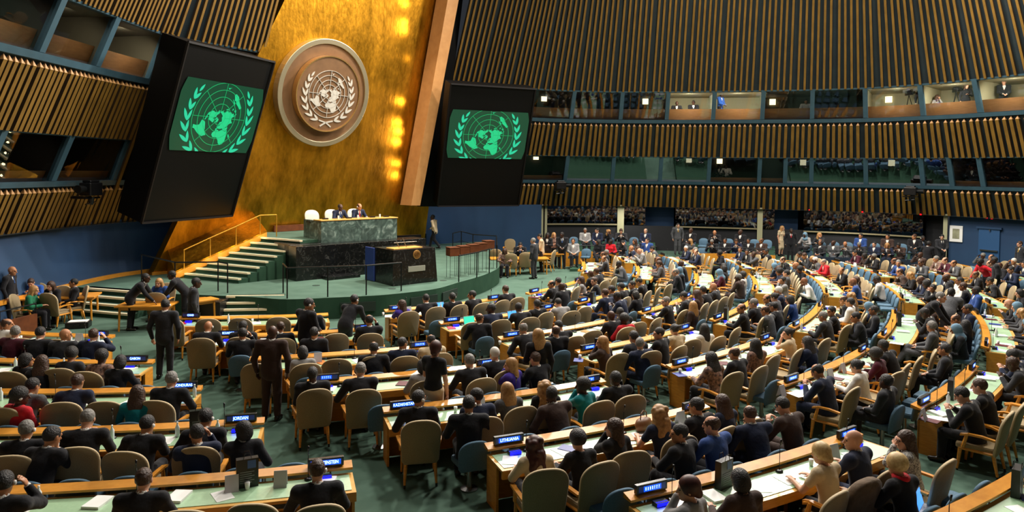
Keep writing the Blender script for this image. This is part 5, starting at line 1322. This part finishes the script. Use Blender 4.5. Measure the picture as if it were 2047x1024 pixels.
for i,(u,v) in enumerate(((1727,424),(1844,429),(1977,436),(1988,437),(1621,420))):
    t=WR.find(u,2.7); p=WR.at(t,2.7,.1); z=H+ray(u,v).z/ray(u,v).y*p.y; m=MB(); m.lathe([(.045,-.03),(.045,.03)],10); tag(obj('red_indicator_light',m,REDL,loc=(p.x,p.y,z)),'tiny red indicator light under the slats above the gallery, %s along'%ORD[i],'light','red indicator lights')
# ------------------------------------------------ desk props
LCD=mat('lcd_blue','0a2cff',.3,emit='0a4cf0',es=1.6); LCDT=mat('lcd_text','bfe0ff',.3,emit='b4dcff',es=2.2); LCDD=mat('lcd_dark','10204a',.3,emit='0c1c50',es=.5); CONS=mat('console_blue','0000ff',.3,emit='0506ff',es=3.)
def frame_at(k,a,r_off):
    r=desk[k][0]; p=pol(r+r_off,a); return p,a+PI/2   # local +y points to the podium
def nameplate(k,a,text,wid,lab):
    p,rz=frame_at(k,a,.07); root=thing('name_sign',lab,'sign',(p.x,p.y,.79),rz,'lit country name signs')
    t=math.radians(-10)
    m=MB(); m.box(-.23,-.03,.0,.23,.03,.115); cs=obj('case',m,BLACK,root,bevel=.006)
    w=.2 if wid is None else wid
    m=MB(); m.box(-.2,-.033,.022,.2,-.031,.095); obj('screen_background',m,LCDD,cs)
    n=len(text) if text else 8; tw=min(.19,.017*n+.01)
    m=MB(); m.box(-tw,-.036,.026,tw,-.034,.091); obj('lit_field',m,LCD,cs)
    if text and '#' not in text:
        c=bpy.data.curves.new('letters','FONT'); c.body=text; c.size=.07; c.align_x='CENTER'; c.align_y='CENTER'; c.extrude=.0005; c.materials.append(LCDT); c.offset=.001
        o_=bpy.data.objects.new('letters',c); link(o_); o=bpy.data.objects.new('letters',bpy.data.meshes.new_from_object(o_)); bpy.data.objects.remove(o_); link(o,cs); o.rotation_euler=(PI/2,0,0); o.location=(0,-.0375,.058); L=len(text)*.043; o.scale=(min(1,tw*1.9/L),.92,1)
    else:
        m=MB(); rg=random.Random(hash(lab)%99 if False else len(lab)*7+n)
        for i in range(n):
            x=-tw*.9+1.8*tw*(i+.5)/n; ww=.011
            m.box(x-ww*.5,-.038,.04,x-ww*.1,-.036,.078); 
            if rg.random()<.8: m.box(x-ww*.5,-.038,.07,x+ww*.4,-.036,.078)
            if rg.random()<.6: m.box(x+ww*.2,-.038,.04,x+ww*.5,-.036,.078)
        obj('letters',m,LCDT,cs)
MIC=MB(); MIC.lathe([(.05,0),(.05,.02),(.02,.03)],12); MIC.tube([(0,0,.02),(0,.0,.34),(0,-.015,.40)],.005,6); MIC.bar((0,-.014,.38),(0,-.02,.45),.012,.013,8)
MICM=MIC.mesh('microphone',BLACK,True)
CON=MB(); CON.box(-.09,-.05,0,.09,.05,.05,1); CON.add([(-.085,-.051,.008),(.085,-.051,.008),(.085,-.02,.054),(-.085,-.02,.054)],[(0,1,2,3)],0); CON.box(-.085,-.0525,.008,.085,-.0505,.048,0)
CONM=CON.mesh('voting_console',[CONS,BLACK])
BOT=MB(); BOT.lathe([(.03,0),(.032,.01),(.032,.14),(.012,.18),(.012,.20)],12); BOT.lathe([(.014,.2),(.014,.22)],10,1)
BOTM=BOT.mesh('water_bottle',[mat('bottle_clear','dfe8ea',.1,spec=.8),WHITE],True)
PAP=MB(); PAP.box(-.105,-.148,0,.105,.148,.004); PAPM=PAP.mesh('paper',WHITE)
STK=MB(); STK.box(-.105,-.148,0,.105,.148,.03); STKM=STK.mesh('paper_stack',WHITE)
def tent():
    m=MB(); m.hexa([(-.08,-.06,0),(.08,-.06,0),(.08,-.055,0),(-.08,-.055,0),(-.08,-.003,.2),(.08,-.003,.2),(.08,.0,.2),(-.08,.0,.2)]); m.hexa([(-.08,.055,0),(.08,.055,0),(.08,.06,0),(-.08,.06,0),(-.08,.0,.2),(.08,.0,.2),(.08,.003,.2),(-.08,.003,.2)]); return m.mesh('card_tent',mat('grey_card','c8c4cc',.6))
TENM=tent()
def simple(nm,me,k,a,ro,lab,cat,grp,yaw=0,z=.687):
    p,rz=frame_at(k,a,ro); o=bpy.data.objects.new(nm,me); link(o); o.location=(p.x,p.y,z); o.rotation_euler=(0,0,rz+yaw); return tag(o,lab,cat,grp)
COLR=[mat('booklet_red','c0202c',.4),mat('booklet_orange','d07830',.4),mat('booklet_blue','2a3c8c',.4),mat('booklet_maroon','5a1420',.4)]
BK=[]
for c in COLR: m=MB(); m.box(-.1,-.14,0,.1,.14,.012); BK.append(m.mesh('booklet',c))
CUP=MB(); CUP.lathe([(.025,0),(.033,.09)],10); CUPM=CUP.mesh('paper_cup',WHITE,True)
for k in desk:
    if k[0]=='F' and k in('F7','F8') : continue
    r,a0,a1=desk[k]; sg=SIGN.get(k,('#######','######')); w=.34/r
    for e,(tx,a) in enumerate(zip(sg,(a0+w,a1-w))):
        if tx is None: continue
        if k=='A3' : a=a1-.30/r
        nm='reading '+tx if '#' not in tx else 'with blurred lit letters'
        nameplate(k,a,tx,None,'black name sign %s at the %s end, %s'%(nm,('first','last')[e],ROWN[k]))
        s=1 if e==0 else -1
        simple('voting_console',CONM,k,a+s*.02/r,.24,'glowing blue voting console below the %s sign, %s'%(('first','last')[e],ROWN[k]),'console','voting consoles')
        simple('microphone',MICM,k,a+s*.22/r,.2,'thin black desk microphone by the %s sign, %s'%(('first','last')[e],ROWN[k]),'microphone','desk microphones')
    nrg=random.Random(k)
    if k[0] not in 'EF': simple('microphone',MICM,k,(a0+a1)/2+.15/r,.22,'thin black desk microphone mid-desk, '+ROWN[k],'microphone','desk microphones')
    for s in seats[k]:
        q=nrg.random(); a=s['a']+nrg.uniform(-.15,.15)/r; lab=seatlabel(k,s)
        if q<.5: simple('paper_sheet',PAPM,k,a,.42,'white paper sheet on the desk, '+lab,'paper','papers on the desks',nrg.uniform(-.5,.5))
        if q>.35 and q<.5 or q>.8: simple('paper_stack',STKM,k,a+.25/r,.36,'low stack of white papers, '+lab,'papers','papers on the desks',nrg.uniform(-.4,.4))
        if nrg.random()<.22 and k[0] in 'BCDEF': simple('booklet',BK[nrg.randrange(4)],k,a-.22/r,.38,'coloured booklet on the desk, '+lab,'booklet','booklets on the desks',nrg.uniform(-.8,.8))
        if nrg.random()<.18: simple('water_bottle',BOTM,k,a+.12/r,.28,'clear water bottle on the desk, '+lab,'bottle','water bottles')
        if nrg.random()<.16: simple('card_tent',TENM,k,a-.3/r,.3,'pale folded card standing on the desk, '+lab,'card','folded cards',nrg.uniform(-.2,.2))
        if nrg.random()<.12: simple('paper_cup',CUPM,k,a-.12/r,.3,'white paper cup on the desk, '+lab,'cup','paper cups')
def laptop(k,a,col,lab,p=None,rz=None,z=.687):
    if p is None: p,rz=frame_at(k,a,.38)
    root=thing('laptop',lab,'laptop',(p.x,p.y,z),rz); m=MB(); m.box(-.16,-.11,0,.16,.11,.015); obj('keyboard_base',m,mat('silver_case','a8a8a8',.4,.5),root)
    m=MB(); m.hexa([(-.16,.11,.015),(.16,.11,.015),(.16,.12,.015),(-.16,.12,.015),(-.16,.17,.225),(.16,.17,.225),(.16,.178,.225),(-.16,.178,.225)]); ld=obj('lid',m,mat('silver_case','a8a8a8'),root)
    m=MB(); m.add([(-.15,.1085,.022),(.15,.1085,.022),(.15,.1655,.215),(-.15,.1655,.215)],[(0,1,2,3)]); obj('display',m,col,ld)
SCB=mat('laptop_blue','3c8cff',.3,emit='4a96f0',es=1.2); SCG=mat('laptop_green','2cc8a0',.3,emit='3ac0a0',es=1.)
r,a0,a1=desk['C0']; laptop('C0',a0+.55*(a1-a0)*.72,SCB,'laptop with blue display on the desk of the woman in purple'); r,a0,a1=desk['C1']; laptop('C1',a0+.75/r,SCG,'laptop with green map picture on the second row desk past the aisle'); laptop('C1',a0+2.1/r,SCB,'open laptop with pale blue display on the second row desk')
p=P(88,604,.74); laptop(None,0,SCB,'laptop with bright blue display on the yellow table under the blue wall',p,math.radians(150)-PI/2-.8,.74)
# black gift bags
def bag(k,a,lab,ro=.2):
    p,rz=frame_at(k,a,ro); root=thing('gift_bag',lab,'bag',(p.x,p.y,.687),rz+.2); m=MB(); m.hexa([(-.13,-.05,0),(.13,-.05,0),(.13,.05,0),(-.13,.05,0),(-.13,-.045,.36),(.13,-.045,.36),(.13,.045,.36),(-.13,.045,.36)]); obj('bag_body',m,BLACK,root)
    m=MB(); m.add([(.0,-.0505,.24),(.1,-.0505,.24),(.1,-.0475,.34),(.0,-.0475,.34)],[(0,1,2,3)]); obj('printed_picture',m,mat('print_blue','3a5c9c',.4),root)
    m=MB()
    for i in range(6): m.box(-.09,-.052,.06+.027*i,.05+.03*(i%2),-.05,.068+.027*i)
    obj('pale_print_lines',m,mat('print_pale','8c8c94',.5),root)
    for y in (-.045,.045): m=MB(); m.tube([(-.05,y,.36),(-.03,y,.43),(.03,y,.43),(.05,y,.36)],.004,5); obj('handle',m,BLACK,root)
def bag_px(k,u,v,lab):
    p=P(u,v,.69); bag(k,math.atan2(p.y-CY,p.x-CX),lab)
bag_px('A5',494,972,'black printed gift bag on the desk marked LIECHTENSTEIN'); bag_px('A4',398,866,'black printed gift bag near the woman in leather jacket'); bag_px('B6',1444,972,'black gift bag standing by the folded cards on the sixth row desk'); bag_px('D5',1790,650,'black gift bag on the steeply curved desk'); bag_px('C6',1893,795,'black gift bag on the desk beside the man reading a sheet'); bag_px('D1',1205,610,'black gift bag on the second desk past the centre aisle'); bag_px('D3',1445,640,'black gift bag on the fourth desk past the centre aisle'); bag_px('C3',1200,708,'black gift bag behind the pale folded cards of the fourth row')
bag_px('B7',2034,990,'black gift bag at the edge of the nearest desk corner')
b7=[b for b in blues if b[0]=='B7']; b=min(b7,key=lambda b:(P(1790,1000,.5)-pol(b[1],b[2],.5)).length); laptop(None,0,SCB,'open silver laptop with blue display resting on a blue chair in the nearest row',pol(b[1]-.02,b[2]),b[2]+PI/2+.3,.47)
# brown handbag by curly woman
p=P(1286,856,.72); hb=thing('handbag','brown leather handbag on the desk beside the woman with curly fair hair','handbag',(p.x,p.y,.69),.8)
m=MB(); m.lathe([(.05,0),(.16,.02),(.19,.09),(.16,.16),(.08,.19)],16); mm=m.mesh('bag_body',mat('tan_leather','7a4f2a',.5),True); mm.transform(Matrix.Scale(.55,4,(0,1,0))); obj('bag_body',mm,None,hb); m=MB(); m.tube([(-.09,0,.17),(-.07,0,.27),(0,0,.31),(.07,0,.27),(.09,0,.17)],.009,6); obj('strap',m,mat('tan_leather','7a4f2a'),hb)
# coat over a chair
r,a0,a1=desk['B6']; best=min(seats['B6'],key=lambda s_:abs((P(1705,985,.95)-pol(r+1.3,s_['a'],.95)).length)); p=pol(r+1.06,best['a'])
m=MB(); backrest(m,arch(.30,.285,.42,1.075),-.235,.13,.2,.05); tag(obj('draped_coat',m,cloth('taupe','6d5a48',noise=(14,'5a4a3a')),None,True,loc=(p.x,p.y,0)),'brown coat draped over a beige armchair back, sixth row, stage-steps block','coat').rotation_euler=(0,0,best['a']+PI/2)
# ------------------------------------------------ lights
def area(nm,loc,aim,size,pw,col,shape='DISK',spread=None):
    l=bpy.data.lights.new(nm,'AREA'); l.energy=pw; l.color=col; l.size=size; l.shape=shape
    if spread: l.spread=spread
    o=bpy.data.objects.new(nm,l); COL.objects.link(o); o.location=loc; d=Vector(aim)-Vector(loc); o.rotation_euler=d.to_track_quat('-Z','Y').to_euler(); return o
def spot(nm,loc,aim,pw,col,ang,blend=.6,r=.15):
    l=bpy.data.lights.new(nm,'SPOT'); l.energy=pw; l.color=col; l.spot_size=math.radians(ang); l.spot_blend=blend; l.shadow_soft_size=r
    o=bpy.data.objects.new(nm,l); COL.objects.link(o); o.location=loc; d=Vector(aim)-Vector(loc); o.rotation_euler=d.to_track_quat('-Z','Y').to_euler(); return o
WARM=(1,.84,.66); NEUT=(1,.93,.84)
EXPO=.28
for i,(x,y,z,pw) in enumerate(((-4,16,16,560),(4,15,17,800),(3,23,18,900),(12,20,18,1150),(10,28,18,950),(18,27,17,900),(-8,22,15,380))):
    area('ceiling_lamp',(x,y,z),(x,y,0),1.6,pw,NEUT)
# theatre lamps high above the far side, aimed at the floor rows
for i,(x,y,z,ax,ay,pw) in enumerate(((-2,30,14.5,0,14,2300),(5,33,15,5,14,2300),(13,32,15,11,16,1800))):
    area('theatre_lamp',(x,y,z),(ax,ay,0),1.2,pw,NEUT)
spot('rostrum_spot',(2,17,15),(-5,27,2),3000,WARM,26)
spot('rostrum_spot',(-8,15,14),(-6,26.5,2),1100,WARM,24)
spot('gold_spot',(4,14,16),tuple(ec),3600,(1,.9,.7),34)
spot('gold_spot',(-6,14,15),(-10,28,2),900,(1,.8,.5),40)
# wall washers hidden behind the edge fin of the gold wall
for u,v,pw in ((832,8,70),(830,48,60),(830,62,60),(823,208,90),(818,250,70),(820,268,90),(816,290,90),(815,333,70),(812,357,60),(836,120,15)):
    p=G(u,v,.45); l=bpy.data.lights.new('gold_wall_washer','SPOT'); l.spot_size=2.5; l.spot_blend=.8; l.energy=pw*.3; l.color=(1,.78,.45); l.shadow_soft_size=.12; o=bpy.data.objects.new('gold_wall_washer',l); COL.objects.link(o); o.location=p; o.rotation_euler=(-gd*1.-gn*.75).to_track_quat('-Z','Y').to_euler()
# halo behind the emblem from lamps behind its rim
# slat washers from above
area('slat_wash',(8,32,16.5),(10,40,8),3,150,WARM)
area('slat_wash',(18,27,16),(23,34,7),3,130,WARM)
area('slat_wash',(-8,16,15),(-14,20,7),2.5,60,WARM)
# fill lights added near each booth's glass to brighten counters and interiors
for W,eds,zt,off,pws in ((WR,[0]+e1,9.1,-.35,[1.2,1,1.2,45,45,1.5,1,30,45,40]),(WR,[0]+e2,5.5,-.35,[1.2,.6,.6,.6,1,.7,.6,.6,.6,.6,1.2,1]),(WL,[0]+l1+[lend],9.1,-.35,[7]*len(l1)+[22]),(WL,[0]+l2+[lend2],5.5,-.35,[1.2]*20)):
    for i,(a,b) in enumerate(zip(eds,eds[1:])):
        pw=pws[i] if i<len(pws) else 1.; t=(a+b)/2; p=W.at(t,zt,off); q=W.at(t,zt-2,off-.3); area('booth_fill',tuple(p),tuple(q),.5,pw*1.6,(1,.93,.78))
for u in (1250,1700):
    t=WR.find(u,1.9,0,0); p=WR.at(t,2.6,1.5,0); area('gallery_lamp',tuple(p),(p.x,p.y,0),1.2,60,NEUT)
for (x,y) in ((-3.2,37.2),(-13.5,23.5)):
    area('stage_wall_lamp',(x,y-.6,2.5),(x,y,1),.8,12,(.8,.9,1))

for i in range(7):
    f=(i+.4)/7; p=A.lerp(B,f)+Vector((.16,-.2,.12)); l=bpy.data.lights.new('handrail_light','POINT'); l.energy=1.6; l.color=(1,.75,.35); l.shadow_soft_size=.04; o=bpy.data.objects.new('handrail_light',l); COL.objects.link(o); o.location=p
spot('stair_fill_spot',(-4,12,15),(-10.2,25.8,1.4),1800,WARM,16)  # extra spot added to brighten the stair nosings
for o in bpy.data.objects:
    if 'label' in o and o.parent is None and len(o['label'].replace(',',' ').split())>16: print('LONG',o.name,o['label'])
    if o.parent is None and o.type in('MESH','EMPTY') and not('label' in o or 'kind' in o): print('NOLABEL',o.name)

w=bpy.data.worlds.new('world'); SC.world=w; w.use_nodes=True; w.node_tree.nodes['Background'].inputs[0].default_value=(.02,.022,.026,1)
SC.view_settings.view_transform='Standard'; SC.view_settings.look='None'; SC.view_settings.gamma=1; SC.view_settings.use_curve_mapping=False
SC.view_settings.exposure=EXPO
SC.cycles.use_denoising=True; SC.cycles.max_bounces=6; SC.cycles.diffuse_bounces=3; SC.cycles.glossy_bounces=3; SC.cycles.transparent_max_bounces=12
SC.cycles.sample_clamp_indirect=4
print('people',NP[0],'objects',len(bpy.data.objects))
